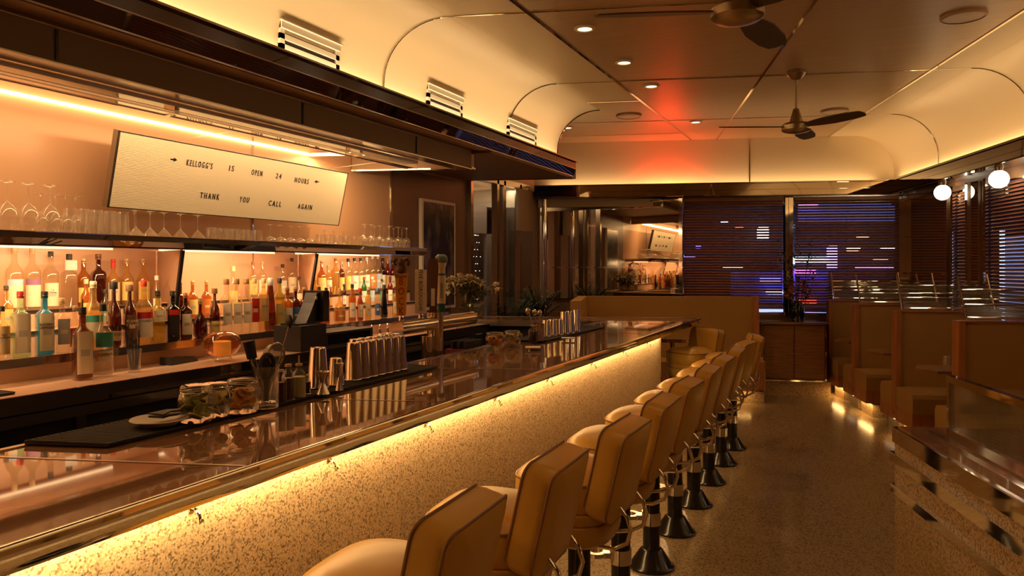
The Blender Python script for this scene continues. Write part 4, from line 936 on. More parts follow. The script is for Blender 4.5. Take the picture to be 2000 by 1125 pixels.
# mixing glass with bar tools
x, y = bxy(520, 795, MT)
t = thing('mixing_glass', 'cut mixing glass crammed with bar tools on the mat', 'mixing glass', (x, y, MT))
MB().lathe([(0, .02), (.036, .02), (.038, 0), (.045, 0), (.046, .15), (.05, .155)], seg=28, caps=False).build('glass', 'glass', t, 40)
def inst(name, label, cat, build, x=x, y=y, z=MT + .022): 
    o = thing(name, label, cat, (x, y, z), 0); build(o); return o
inst('muddler', 'black-ended steel muddler standing in the mixing glass', 'muddler', lambda o: (MB().cyl((-.01, .0, 0), (-.045, -.025, .16), .010, .012).build('shaft', 'steel', o, 40), MB().cyl((-.045, -.025, .16), (-.055, -.032, .225), .018, .022, 20).build('head', 'black', o, 40)))
inst('bar_spoon', 'long twisted bar spoon leaning out of the mixing glass', 'bar spoon', lambda o: (MB().cyl((.01, .0, 0), (.0, .12, .27), .0022, .0022, 8).build('stem', 'steel', o), MB().lathe([(0, 0), (.008, .004), (.017, .02), (.018, .034), (.01, .05), (0, .054)], (.0, .125, .262), 14, ry=.3).build('bowl', 'dark', o, 50)))
def strn(o):
    mb = MB(); mb.tube([(.05 * math.cos(a), .09 + .012 * math.cos(a) * 0 + .05 * 0, .0) for a in (0,)] if 0 else [(.0, .055 + .042 * math.cos(a), .17 + .042 * math.sin(a)) for a in [2 * PI * i / 28 for i in range(28)]], .004, 6, True)
    mb.cyl((0, .02, .0), (0, .04, .135), .003).build('rim', 'steel', o, 50)
    mesh = MB(); rg = [(.041, 0), (.036, .03), (.02, .05), (0, .056)]
    mesh.lathe(rg, seg=24, caps=False); mesh.v = [(-z_, .055 + x_, .17 + y_) for x_, y_, z_ in mesh.v]; mesh.build('mesh_bowl', thin_glass('strainer_mesh', (.6, .55, .5), (.25, .22, .2), .5, rough=.3), o, 50)
inst('fine_strainer', 'round fine mesh strainer hooked in the mixing glass', 'strainer', strn)
def haw(o):
    mb = MB(); 
    mb.tube([(.004, .0 + .036 * math.cos(a), .13 + .045 * math.sin(a)) for a in [2 * PI * i / 24 for i in range(24)]], .008, 6, True)
    mb.build('coil', 'black', o, 50); MB().lathe([(0, -.002), (.034, -.002), (.034, .002), (0, .002)], seg=22).build('disc', 'black_gloss', o); o.children[-1].matrix_local = Matrix.Translation((0, 0, .13)) @ Matrix.Rotation(PI / 2, 4, 'Y')
    MB().box(-.004, -.008, .0, .004, .008, .09).build('handle', 'black', o)
inst('hawthorne_strainer', 'black coil-edged strainer standing in the mixing glass', 'strainer', haw)
# dasher and dropper bottles
def dash(px, py, label, liquid, H, R, top, z=MT):
    x, y = bxy(px, py, z); t = thing('bitters_bottle', label, 'bottle', (x, y, z), group='small bottles on the bar mat')
    MB().lathe([(0, 0), (R, 0), (R, H * .58), (R * .85, H * .66), (R * .45, H * .74), (R * .42, H * .84), (R * .5, H * .86)], seg=20, caps=False).build('glass_body', 'jar', t, 45)
    MB().lathe([(0, .003), (R * .94, .003), (R * .94, H * .55), (0, H * .55)], seg=20).build('liquid', liquid, t, 45)
    MB().lathe([(0, H * .84), (R * .55, H * .84), (R * .5, H * .90), (0, H * .91)], seg=16).build('stopper', lmat(COL['cork']), t, 40)
    if top: MB().cyl((0, 0, H * .9), (0, 0, H * 1.12), .004, .002, 8).build('spout', lmat(COL['gold']), t, 40)
M['liq_dark'] = mat('bitters', (.03, .01, .008), .2); M['liq_pale'] = mat('citrus_cordial', (.50, .46, .30), .3)
dash(549, 785, 'small clear bottle of dark bitters beside the mixing glass', 'liq_dark', .14, .022, False)
dash(563, 780, 'taller dark bitters bottle with cork in the middle', 'liq_dark', .155, .025, False)
dash(584, 775, 'pale cordial bottle with a gold spout', 'liq_pale', .15, .027, True)
dash(601, 769, 'tiny dark dropper bottle next to the shaker tin', 'liq_dark', .09, .013, False)
dash(1041, 667, 'flask of dark syrup at the front of the far mat', 'liq_dark', .13, .032, False)
# shaker tins, jiggers, upturned metal cups
def tin(px, py, label, H=.17, R=.045, z=MT, grp='metal shaker tins on the near mat', m='tin'):
    x, y = bxy(px, py, z); t = thing('shaker_tin', label, 'shaker tin', (x, y, z), group=grp)
    MB().lathe([(R, 0), (R * 1.01, .004), (R * .97, .01), (R * .72, H * .96), (R * .68, H), (0, H)], seg=28, caps=False).build('cup', m, t, 35)
    MB().lathe([(R, 0), (R * 1.03, .003), (R, .006)], seg=28, caps=False).build('rim', 'chrome_soft', t, 35)
def jig(px, py, H, R, label):
    x, y = bxy(px, py, MT); t = thing('jigger', label, 'jigger', (x, y, MT), group='double jiggers on the near mat')
    MB().lathe([(R, 0), (R * .35, H * .45), (R * .33, H * .5)], seg=26, caps=False).build('lower_cup', 'chrome_soft', t, 35)
    MB().lathe([(R * .33, H * .5), (R * .4, H * .55), (R, H), (R * .95, H), (0, H * .56)], seg=26, caps=False).build('upper_cup', 'brass_steel', t, 35)
jig(631, 769, .092, .028, 'short wide hourglass jigger at the mat edge'); jig(663, 762, .115, .018, 'tall slim hourglass jigger behind the short one')
tin(621, 757, 'large upturned shaker tin standing alone', .175, .047)
tin(656, 752, 'small upturned tin behind the slim jigger', .12, .036)
for r_i, (xx, pxs, wd) in enumerate(((-2.12, (690, 706, 722, 737, 752, 766, 780), 'front'), (-2.215, (694, 710, 726, 741, 756, 770), 'back'))):
    for i, px_ in enumerate(pxs):
        yy = on_x(px_, 750, xx)[0]
        t = thing('shaker_tin', 'upturned metal tin, %s from the left in the %s row of the near cluster' % (ORD[i], wd), 'shaker tin', (xx, yy, MT), group='cluster of metal tins on the near mat')
        R = .041
        MB().lathe([(R, 0), (R * 1.01, .004), (R * .97, .01), (R * .72, .165), (R * .68, .172), (0, .172)], seg=28, caps=False).build('cup', 'tin', t, 35)
        MB().lathe([(R, 0), (R * 1.03, .003), (R, .006)], seg=28, caps=False).build('rim', 'chrome_soft', t, 35)
for i, (px_, py_) in enumerate([(1066, 657), (1078, 655), (1090, 654)]): tin(px_, py_, 'short upturned metal cup, %s from the left on the far mat' % ORD[i], .125, .040, grp='cups on the far mat')
for i, (px_, py_) in enumerate([(1102, 652), (1113, 650), (1125, 647)]): tin(px_, py_, 'tall upturned metal tin, %s from the left on the far mat' % ORD[i], .175, .042, grp='tall tins on the far mat')
# far tool jar
x, y = bxy(1052, 665, MT)
t = thing('tool_jar', 'steel jar of spoons and tools on the far mat', 'jar', (x, y, MT)); MB().lathe([(0, .004), (.038, .004), (.038, 0), (.04, 0), (.042, .12)], seg=24, caps=False).build('jar', 'steel', t, 40)
for i, (dx, dy, l) in enumerate(((-.05, -.06, .15), (-.02, -.02, .13), (.03, .05, .20), (.0, .02, .12))):
    o = thing('bar_spoon', ['flat spoon leaning left in the far tool jar', 'curved ladle in the far tool jar', 'long thin spoon leaning right out of the far tool jar', 'looped tool in the middle of the far tool jar'][i], 'bar spoon', (x, y, MT + .006))
    MB().cyl((0, 0, 0), (dx, dy, .1 + l * .6), .003, .003, 8).build('stem', 'steel', o)
    MB().ball((dx * 1.1, dy * 1.1, .1 + l * .6 + .015), .018 if i != 2 else .006, sz=1.4).build('bowl', 'steel', o, 50)
# napkins and caddy near the tap
x, y = bxy(985, 684, TOP + .003)
for i, (px_, py_) in enumerate(((1030, 686 - 8), (1100, 660))):
    x, y = on_z(px_, py_, MT); o = MB().box(-.05, -.05, 0, .05, .05, .004).build('cocktail_napkin', 'paper', None, loc=(x + .04, y, MT), rz=.4); tag(o, ['white napkin on the far mat beside the citrus jars', 'white napkin on the far mat by the metal cups'][i], 'napkin')
t = thing('napkin_caddy', 'dark red and white drinks caddy behind the bar edge', 'caddy', (-2.415, on_x(905, 690, -2.45)[0], .98)); 
M['caddy'] = mat('caddy_red', (.22, .02, .02), .4)
MB().box(-.09, -.16, 0, .07, .16, .12).build('box', 'caddy', t); MB().extr([(.072, -.08, .11), (.072, .08, .11), (.072, 0, .02)], (.002, 0, 0)).build('emblem', 'white', t)
for k in range(3): MB().box(-.07 + .05 * k, -.12, .12, -.05 + .05 * k, .12, .17).build('black_napkin', 'black', t)
MB().box(-.08, -.17, -.98, .06, .17, 0).build('support', 'steel', t)
# flower vase on the return
x, y = on_z(913, 619, TOP)
vz = thing('flower_vase', 'round glass vase of cream alstroemeria on the bar return', 'vase', (x + .06, y, TOP + .001))
MB().lathe([(0, .0), (.07, 0), (.115, .04), (.135, .10), (.12, .16), (.08, .20), (.065, .215), (.07, .225)], seg=32, caps=False).build('glass_bowl', 'jar', vz, 50)
MB().lathe([(0, .006), (.068, .006), (.11, .04), (.128, .10), (.118, .14), (0, .14)], seg=32, caps=False).build('water', thin_glass('water', (.75, .72, .55), (.3, .28, .15), .2), vz, 50)
rnd = random.Random(5)
def leaf(mb, p, d, L, w):
    d = d.normalized(); sd = d.cross(Vector((0, 0, 1))); sd = sd.normalized() if sd.length > .01 else Vector((1, 0, 0))
    droop = Vector((0, 0, -L * .25))
    m1_ = p + d * L * .35; m2_ = p + d * L * .7 + droop * .3; e = p + d * L + droop
    mb.add([p, m1_ + sd * w, m1_ - sd * w, m2_ + sd * w * .8, m2_ - sd * w * .8, e], [(0, 1, 2), (2, 1, 3, 4), (4, 3, 5)])
lf, stm, pt = MB(), MB(), MB()
heads = []
for i in range(34):
    a = rnd.uniform(0, 2 * PI); r = rnd.uniform(.05, .34); zt_ = .33 + rnd.uniform(.0, .14) - r * .2
    e = Vector((r * math.cos(a), r * math.sin(a), zt_)); b0 = Vector((.03 * math.cos(a + 2), .03 * math.sin(a + 2), .02)); mid = Vector((.05 * math.cos(a), .05 * math.sin(a), .22))
    stm.tube([b0, mid, (mid + e) / 2 + Vector((0, 0, .02)), e], .0025, 5)
    for k in range(11):
        s = rnd.uniform(.2, 1); p0_ = mid.lerp(e, s); leaf(lf, p0_, Vector((rnd.uniform(-1, 1), rnd.uniform(-1, 1), rnd.uniform(-.6, .6))), rnd.uniform(.05, .10), .010)
    if i % 2 == 0: heads.append(e)
stm.build('stems', 'leaf2', vz); lf.build('leaves', 'leaf2', vz)
for e in heads:
    mb = MB()
    for k in range(34):
        d = Vector((rnd.uniform(-1, 1), rnd.uniform(-1, 1), rnd.uniform(-.5, 1))); leaf(mb, e + d * .02, d, rnd.uniform(.04, .07), .017)
    mb.build('blossom', 'petal', vz)
# =================================================================== LEFT END: POSTER, ENTRY GLAZING, PLANTS
ps = thing('framed_poster', 'tall framed dark photograph on the wall past the shelf', 'poster', (-4.13, 6.97, 1.2))
yp0, yp1 = 6.62 - 6.97, 7.33 - 6.97
MB().box(0, yp0, 0, .04, yp1, 1.17).build('frame', 'white', ps)
M['photo'] = varied('dark_photo', (.02, .015, .02), (.16, .12, .10), .25, (1, 3, 1.3), 2.0, lo=.45, hi=.6)
MB().box(.04, yp0 + .03, .03, .042, yp1 - .03, 1.14).build('print', 'photo', ps)
en = 9.72
M['frame_metal'] = mat('entry_frame', (.55, .45, .36), .18, 1.0)
win1 = MB()
ys = [7.72, 8.42, 8.62, 9.12, en]
for y in ys: win1.box(-4.16, y - .03, 1.0, -4.08, y + .03, 2.76)
win1.box(-4.16, 7.7, 2.70, -4.08, en, 2.78).box(-4.16, 7.7, .98, -4.06, en, 1.04)
w1 = struct('window_1', win1, 'frame_metal')
MB().box(-4.125, 7.75, 1.04, -4.120, en - .03, 2.70).build('pane', 'window', w1)
# entry vestibule behind: door, curtain
dr = struct('door_1', MB().box(-4.75, 8.68, 0, -4.70, 8.78, 2.5).box(-4.75, 9.33, 0, -4.70, 9.72, 2.5).box(-4.75, 8.68, 2.12, -4.70, 9.72, 2.5), mat('door_paint', (.42, .32, .27), .4))
MB().box(-4.73, 8.78, .1, -4.72, 9.33, 2.12).build('door_glass', 'window', dr)
lt = thing('string_lights', 'curtain of tiny white fairy lights seen through the entry glass', 'string lights', (-4.84, 9.12, 2.10))
M['fairy'] = mat('fairy', (1, .9, .8), .5, emit=(1, .85, .65), es=5)
rnd = random.Random(3); mb = MB(); wr = MB()
for i in range(8):
    yy = -.18 + i * .055; pts = []
    for k in range(16):
        p_ = (rnd.uniform(-.03, .03), yy + rnd.uniform(-.05, .05), -k * .1); pts.append(p_); mb.ball(p_, .006, 6, 4)
    wr.tube(pts, .002, 4)
o = mb.build('bulbs', 'fairy', lt); o['kind'] = 'stuff'; wr.build('wire', 'dark', lt)
cu = MB(); n = 60; vs = []
for i in range(n + 1):
    yy = 9.80 + 1.9 * i / n; xx = -4.70 + .03 * math.sin(i * 1.1); vs += [(xx, yy, .2), (xx, yy, 2.6)]
cu.add(vs, [(2 * i, 2 * i + 2, 2 * i + 3, 2 * i + 1) for i in range(n)])
tag(cu.build('curtain', 'curtain', None, 60), 'pleated grey curtain behind the entry glass', 'curtain')
area('vestibule_fill', (-4.42, 9.3, 2.74), .12, 2.2, 9, (1.0, .72, .45), (0, 0, 0))  # added fill for the dark entry, no source known there
vl = thing('added_vestibule_lamp', 'small lamp added inside the entry vestibule to brighten it', 'lamp', (-4.70, 8.6, 2.74)); MB().lathe([(0, -.03), (.1, -.02), (.11, .05), (0, .055)], seg=20).build('shade', 'globe', vl, 40)  # invented fixture to go with the added fill
struct('wall_vestibule', MB().box(-5.2, 6.9, 0, -5.1, 12.1, 2.9).box(-5.2, 6.9, 2.8, -4.27, 12.1, 2.9).box(-5.2, 12.0, 0, -4.1, 12.1, 2.9).box(-5.2, 6.9, 0, -4.27, 7.0, 2.9), 'peach_matte')
tag(MB().box(-4.10, 9.0, 2.14, -4.06, 9.66, 2.70).build('hanging_panel', 'brown'), 'flat brown panel hanging at the top of the entry glass', 'panel')
# planter with ferns
def fern(p, label, n, L, seed, m='leaf', potm='dark', h0=.3, pr=.13):
    r = random.Random(seed); t = thing('potted_fern', label, 'plant', p)
    MB().lathe([(0, 0), (pr * .75, 0), (pr, h0), (pr * .92, h0), (pr * .88, h0 - .03), (0, h0 - .03)], seg=24).build('pot', potm, t, 40)
    lf = MB(); st = MB()
    for i in range(n):
        a = r.uniform(0, 2 * PI); sp = r.uniform(.25, .9) * L * .55; hh = r.uniform(.6, 1.0) * L
        pts = [Vector((sp * s ** 1.6 * math.cos(a), sp * s ** 1.6 * math.sin(a), h0 - .03 + hh * (s - .25 * s * s))) for s in [k / 7 for k in range(8)]]
        st.tube(pts, .0025, 4)
        for k in range(2, 8):
            for s in (-1, 1):
                d = (pts[k] - pts[k - 1]).normalized(); sd = d.cross(Vector((0, 0, 1))) * s
                leaf(lf, pts[k], d * .5 + sd, r.uniform(.08, .14), .012)
                leaf(lf, (pts[k] + pts[k - 1]) / 2, d * .5 + sd, r.uniform(.08, .14), .012)
    st.build('stems', m, t); lf.build('fronds', m, t)
    return t
fern((-3.80, 9.05, 0.0), 'tall dark green fern in front of the entry glass, right one', 30, .72, 11, h0=.85, pr=.15)
fern((-3.83, 8.35, 0.0), 'dark green fern in front of the entry glass, behind the flowers', 26, .7, 12, h0=.75, pr=.15)
# corner chrome column
p = P(-1.12, 10.30)
t = thing('corner_column', 'slim chrome column where entry glass meets the mirrored wall', 'column', (p.x, p.y, 0), A); MB().cyl((0, 0, 0), (0, 0, 2.62), .035, .035, 20).build('shaft', 'chrome', t, 40); MB().box(-.10, -.08, 2.62, .08, .06, 2.70).build('capital', 'chrome', t); MB().box(-.06, -.06, 2.70, .06, .06, 2.78).build('top_block', 'chrome', t)
# =================================================================== BACK WALL
pr_ = P(on_v(1327, 500, 10.38)[0], 10.38); MY = pr_.y
r_ = sight(1060, 500); x0_ = r_[0] * MY / r_[1]
zt_, zb_ = 2.56, 1.22
struct('wall_mirror_side', MB().prism([(x0_ - .4, MY), (pr_.x, MY), (pr_.x + .02, MY + .07), (x0_ - .4, MY + .07)], 0.0, 2.60), 'brown_wall')
struct('trim_40_soffit', MB().prism([(x0_ - .3, MY - .02), (pr_.x + .05, MY - .02), (pr_.x + .1, MY - .20), (x0_ - .3, MY - .25)], 2.60, 2.61), 'soffit')
w = pr_.x - x0_
t = thing('wall_mirror', 'wide bronze-tinted mirror panel on the back wall above the bench', 'mirror', (x0_, MY - .03, zb_))
MB().box(0, 0, 0, w, .02, zt_ - zb_).build('mirror_glass', 'mirror', t)
MB().box(-.02, -.012, -.02, w + .02, .02, 0).box(-.02, -.012, zt_ - zb_, w + .02, .02, zt_ - zb_ + .02).box(-.02, -.015, -.02, 0, .02, zt_ - zb_ + .02).box(w, -.03, -.1, w + .05, .02, zt_ - zb_ + .06).build('frame', 'chrome', t)
for px_ in (1121, 1163):
    r_ = sight(px_, 500); uu = r_[0] * MY / r_[1] - x0_; MB().box(uu - .010, -.012, 0, uu + .010, 0, .87).build('mullion', 'chrome', t)
MB().box(0, -.05, .42, w, .0, .435).build('glass_ledge', 'chrome', t)
# windows with blinds
def window_back(n, pxa, pxb, label):
    a, b = on_v(pxa, 500, BV)[0], on_v(pxb, 500, BV)[0]
    w = struct('window_%d' % n, MB().box(a - .03, BV, 1.0, b + .03, BV + .12, 1.04).box(a - .03, BV, 2.52, b + .03, BV + .12, 2.6), 'chrome_soft', room=True)
    o = MB().box(a, BV + .10, 1.0, b, BV + .105, 2.55).build('pane', 'window', w)
    t = thing('venetian_blind', label, 'blind', P(a, BV - .02, 1.0), A, 'venetian blinds')
    z0 = {2: .0, 3: .0}[n]
    mb = MB(); W_ = b - a; zz = 1.54; k = 0
    while zz > .14:
        mb.box(0.02, -.0205, -.001, W_ - .02, .0205, .001); 
        c = len(mb.v)
        ang = .74
        for q in range(c - 8, c):
            vx, vy, vz = mb.v[q]; mb.v[q] = (vx, vy * math.cos(ang), zz + vz + vy * math.sin(ang))
        zz -= .0365
    mb.build('slats', 'blind', t)
    mb = MB()
    for f in (.12, .5, .88): mb.cyl((W_ * f, -.02, .14), (W_ * f, -.02, 1.55), .0015, .0015, 4)
    mb.build('cords', 'dark', t); MB().box(.01, -.03, 1.545, W_ - .01, .03, 1.59).build('headrail', 'blind', t); MB().box(.01, -.02, .10, W_ - .01, .02, .125).build('bottom_rail', 'blind', t)
window_back(2, 1333, 1531, 'dark venetian blind in the left back window beside the mirror')
window_back(3, 1549, 1757, 'dark venetian blind in the right back window behind the vase')
for k, px_ in enumerate((1328, 1540, 1761)):
    a = on_v(px_, 500, BV)[0]; struct('trim_%d_window_post' % (30 + k), MB().box(a - .05, BV - .05, 1.0, a + .05, BV + .1, 2.6).box(a - .008, BV - .065, 1.0, a + .008, BV - .05, 2.6), 'chrome', room=True)
# right wall windows and mirrors
def window_right(n, va, vb, label):
    w = struct('window_%d' % n, MB().box(WU, va, 1.0, WU + .12, vb, 1.04).box(WU, va, 2.48, WU + .12, vb, 2.56).box(WU - .03, vb, 1.0, WU + .1, vb + .05, 2.56).box(WU - .03, va - .05, 1.0, WU + .1, va, 2.56), 'chrome', room=True)
    MB().box(WU + .10, va, 1.0, WU + .105, vb, 2.5).build('pane', 'window', w)
    t = thing('venetian_blind', label, 'blind', P(WU + .02, va, 1.0), A, 'venetian blinds')
    mb = MB(); zz = 1.5; ang = .74
    while zz > .05:
        mb.box(-.0205, .02, -.001, .0205, vb - va - .02, .001)
        for q in range(len(mb.v) - 8, len(mb.v)): vx, vy, vz = mb.v[q]; mb.v[q] = (vx * math.cos(ang), vy, zz + vz + vx * math.sin(ang))
        zz -= .0365
    mb.build('slats', 'blind', t); MB().box(-.02, .01, 1.5, .03, vb - va - .01, 1.53).build('headrail', 'blind', t)
window_right(4, 5.2, 8.2, 'long venetian blind in the right-hand wall above the booths'); window_right(5, 8.66, 8.97, 'narrow venetian blind between the corner mirror and chrome post')
t = thing('corner_mirror', 'tall mirror panel with ledges in the far right corner', 'mirror', P(WU - .02, 9.08, 1.05), A)
MB().box(-.01, .05, 0, .01, 1.30, 1.50).build('mirror_glass', 'mirror', t)
MB().box(-.03, 0, 0, .01, .05, 1.50).box(-.03, 1.30, 0, .01, 1.34, 1.50).box(-.03, 0, 1.47, .01, 1.34, 1.5).build('frame', 'chrome', t)
for z_ in (.52, .98): MB().box(-.06, .02, z_, 0, 1.32, z_ + .012).build('glass_ledge', 'chrome', t)
tag(MB().box(WU - .03, 8.36, 1.02, WU - .005, 8.52, 2.55).build('mirror_strip', 'mirror', None, rz=A), 'narrow mirrored strip between the two right-hand windows', 'mirror')
# globe lamps
for i, (v, l) in enumerate(((8.93, 'white glass globe lamp nearer the back corner'), (7.66, 'white glass globe lamp nearer the right edge of the photo'), (6.39, 'white globe lamp, third along the right soffit'), (5.12, 'white globe lamp, fourth along the right soffit'))):
    t = thing('globe_lamp', l, 'lamp', P(3.5, v, 2.61), A, 'globe lamps under the right soffit')
    MB().ball((0, 0, -.125), .085, 24, 16).build('globe', 'globe', t, 60); MB().cyl((0, 0, -.055), (0, 0, -.0), .03, .045, 20).build('holder', 'chrome', t, 40); MB().box(-.05, -.12, -.012, .05, .12, 0).build('mount_plate', 'chrome', t)
# =================================================================== BOOTHS (right)
BZ = 1.215
def booth(v, i, last=False):
    words = ['nearest to the camera', 'second from the camera', 'third from the camera', 'farthest, against the back wall'][i]
    t = thing('booth_bench', 'olive vinyl booth bench with wood end, ' + words, 'booth', P(2.6, v, 0), A, 'booth benches along the right wall')
    L = WU - 2.6 - .10
    MB().box(.05, .02, .25, L, .10, BZ).build('backrest', 'booth', t); 
    MB().box(0, -.005, .24, .05, .125, BZ + .01).build('wood_end', 'wood', t)
    MB().box(0.02, .0, BZ, L, .12, BZ + .012).build('top_rail', 'wood', t)
    for s, nm in ((-1, 'near'), (1, 'far')):
        a0_, a1_ = (-.42, .02) if s < 0 else (.10, .46)
        if last and s > 0: continue
        sb = MB(); n = 6
        pf = [(a0_, .30), (a0_, .44), (a0_ + .02, .475), (a0_ + .06, .49), (a1_, .49), (a1_, .30)] if s < 0 else [(a0_, .30), (a0_, .49), (a1_ - .06, .49), (a1_ - .02, .475), (a1_, .44), (a1_, .30)]
        sb.extr([(.0, y, z) for y, z in pf], (L, 0, 0)); sb.build('seat', 'booth', t)
        MB().box(-.0, a0_ + .01, .16, L, a1_ - .0, .30).build('seat_base', 'wood', t)
        MB().box(.08, a0_ + .05, 0, L, a1_ - .0, .14).build('kick', 'terrazzo_side', t)
        MB().box(.03, a0_ + .03, .145, .06, a1_ - .03, .158).build('kick_light', 'led_soft', t)
    area('kick_light', P(2.66, v - .2, .14), .04, .5, 1.2, WARM, (0, 0, A))
    # reeded glass rack on top
    g = thing('glass_divider', 'chrome and reeded glass divider on top of the booth, ' + words, 'divider', P(2.68, v + .06, BZ + .024), A, 'reeded glass dividers on the booths')
    def sl(s): return (.0, .16 * s, .34 * s)
    for u_ in (0, L - .12):
        a_, b_ = Vector((u_, 0, 0)), Vector((u_ - .0, .16, .34)); MB().tube([a_, b_], .011, 8).build('end_post', 'chrome', g, 40)
    for s in (.02, .32, .44, .66): 
        y_, z_ = .16 * s, .34 * s; MB().cyl((0, y_, z_ + .004), (L - .12, y_, z_ + .004), .008, .008, 8).build('rail', 'chrome', g, 40)
    for s0, s1 in ((.04, .30), (.46, .64)):
        mb = MB(); n = 150; vs = []
        for i_ in range(n + 1):
            u_ = .01 + (L - .14) * i_ / n; off = .004 * (i_ % 2)
            vs += [(u_, .16 * s0 - off, .34 * s0), (u_, .16 * s1 - off, .34 * s1)]
        mb.add(vs, [(2 * i_, 2 * i_ + 2, 2 * i_ + 3, 2 * i_ + 1) for i_ in range(n)]); mb.build('reeded_panel', 'reed', g)
vb_ = [6.33, 7.70, 9.03, 10.12]
for i, v in enumerate(vb_): booth(v, i, i == 3)
# booth tables
for i, (v, w) in enumerate(((5.66, 'nearest, at the right edge'), (7.055, 'second, with an upturned glass'), (8.405, 'third from the camera'), (9.615, 'farthest, by the cabinet'))):
    t = thing('booth_table', 'wood-topped booth table, ' + w, 'table', P(2.62, v, 0), A, 'tables between the booths')
    MB().prism([(-.08, 0.0), (.02, -.22), (.98, -.22), (.98, .22), (.02, .22)], .735, .76).build('table_top', 'wood_h', t)
    MB().cyl((.40, 0, .02), (.40, 0, .735), .035, .035, 20).build('post', 'chrome', t, 40); MB().cyl((.40, 0, 0), (.40, 0, .02), .09, .085, 24).build('foot', 'chrome', t, 40)
p = P(2.80, 7.055, .7605)
o = MB().lathe([(.040, 0), (.034, .10), (.031, .11), (0, .112)], seg=20, caps=False).build('tumbler', 'glass', None, 40); o.location = p; tag(o, 'upturned glass on the second booth table', 'glass')
# =================================================================== CENTRE BACK: BENCH, CABINET, VASE
t = thing('corner_bench', 'long olive upholstered bench with wooden end along the back wall', 'bench', P(-.62, 9.3, 0), A)
e_ = 1.67 + .62
MB().box(0.1, .50, .3, e_ - .07, .62, 1.27).build('backrest', 'booth', t)
MB().box(.1, .05, .30, e_ - .07, .52, .48).build('seat', 'booth', t)
MB().box(0.0, -.9, .3, .12, .62, 1.27).box(0.12, -.85, .30, .5, .05, .48).build('side_backrest', 'booth', t)
MB().extr([(e_ - .07, 0.03, .16), (e_ - .07, .66, .16), (e_ - .07, .66, 1.28), (e_ - .07, .49, 1.28), (e_ - .07, .42, .55), (e_ - .07, .03, .50)], (.07, 0, 0)).build('wood_end', 'wood', t)
MB().box(0.1, .04, .15, e_ - .07, .60, .30).build('seat_base', 'wood', t)
MB().box(0.12, .06, 0, e_ - .01, .62, .14).build('kick', 'terrazzo_side', t)
MB().box(.1, .44, .13, e_ - .1, .47, .15).build('kick_light', 'led_soft', t)
area('kick_light', P(.9, 9.30, .155), 1.2, .04, 2.0, WARM, (0, 0, A))
u0c = 1.73; u1c = 2.52
t = thing('server_cabinet', 'low walnut two-door cabinet with chrome frame below the window', 'cabinet', P(u0c, 9.92, 0), A)
W_ = u1c - u0c
MB().box(.02, .02, .21, W_ - .02, .48, .92).build('body', 'wood_h', t)
for k in (0, 1): MB().box(.025 + k * (W_ / 2 - .015), 0, .225, W_ / 2 - .003 + k * (W_ / 2 - .02), .02, .905).build('door', 'wood_h', t)
MB().box(0, -.01, .19, W_, .48, .21).box(0, -.01, .19, .02, .01, .93).box(W_ - .02, -.01, .19, W_, .01, .93).build('chrome_frame', 'chrome', t)
MB().box(-.02, -.03, .92, W_ + .02, .50, .95).build('counter_top', 'chrome_soft', t)
MB().box(.0, .03, 0, W_ + .06, .48, .19).build('plinth', 'terrazzo_side', t)
p = P(on_v(1558, 625, 10.12)[0], 10.12, .951)
t = thing('dark_vase', 'dark glass vase of branches and orange blooms on the cabinet', 'vase', p)
MB().lathe([(0, 0), (.07, 0), (.085, .03), (.085, .17), (.06, .22), (.05, .25), (.055, .26)], seg=28, caps=False).build('jar', thin_glass('smoke_glass', (.18, .16, .16), (.03, .03, .03), .4), t, 50)
r = random.Random(9); st, lf = MB(), MB()
for i in range(11):
    a = r.uniform(0, 2 * PI); L_ = r.uniform(.55, 1.25); k_ = r.uniform(.05, .32)
    pts = [Vector((k_ * s * math.cos(a) + r.uniform(-.01, .01), k_ * s * math.sin(a), .02 + L_ * s)) for s in [q / 8 for q in range(9)]]; st.tube(pts, .004, 5)
    for q in range(3, 9):
        for _ in range(5): leaf(lf, pts[q] + Vector((r.uniform(-.03, .03), r.uniform(-.03, .03), r.uniform(-.05, .05))), Vector((r.uniform(-1, 1), r.uniform(-1, 1), r.uniform(-.3, .8))), r.uniform(.04, .09), .012)
st.build('branches', 'brown', t); lf.build('leaves', 'leaf', t)
for i in range(6):
    a = i * 1.05; c0 = Vector((.13 * math.cos(a), .10 * math.sin(a), .36 + .06 * (i % 3)))
    mb = MB()
    for q in range(46): 
        d = Vector((r.gauss(0, 1), r.gauss(0, 1), r.gauss(0, 1))).normalized(); leaf(mb, c0 + d * .02, d, .04, .014)
    mb.build('bloom', 'orange_petal', t)
# =================================================================== NEAR RIGHT DIVIDER
dv = thing('terrazzo_divider', 'low terrazzo partition with mirrored bands and reeded glass screen, right foreground', 'partition', P(1.25, 3.72, 0), A)
LD = 3.4
MB().box(0.0, -LD, 0, .62, 0, .83).build('body', 'terrazzo_side', dv)
MB().box(-.008, -LD, .83, .63, .012, .90).build('ledge_edge', 'chrome', dv)
MB().box(.012, -LD, .898, .62, -.008, .905).build('ledge_top', 'counter', dv)
MB().box(-.02, -LD, .735, 0, .012, .785).build('mirror_band', 'chrome', dv); MB().box(-.015, -LD, .595, 0, .012, .635).build('mirror_band', 'chrome', dv)
gx = on_v(1833, 800, 3.72)[0] - 1.25
MB().box(gx - .012, -LD, .905, gx + .012, -.12, .925).box(gx - .016, -LD, 1.135, gx + .016, -.12, 1.165).box(gx - .012, -.14, .905, gx + .012, -.12, 1.15).box(gx - .10, -LD, .905, gx - .09, -.12, .915).build('screen_frame', 'chrome', dv)
mb = MB(); n = 620; vs = []
for i_ in range(n + 1):
    y_ = -LD + (LD - .14) * i_ / n; off = .004 * (i_ % 2)
    vs += [(gx - off, y_, .925), (gx - off, y_, 1.135)]
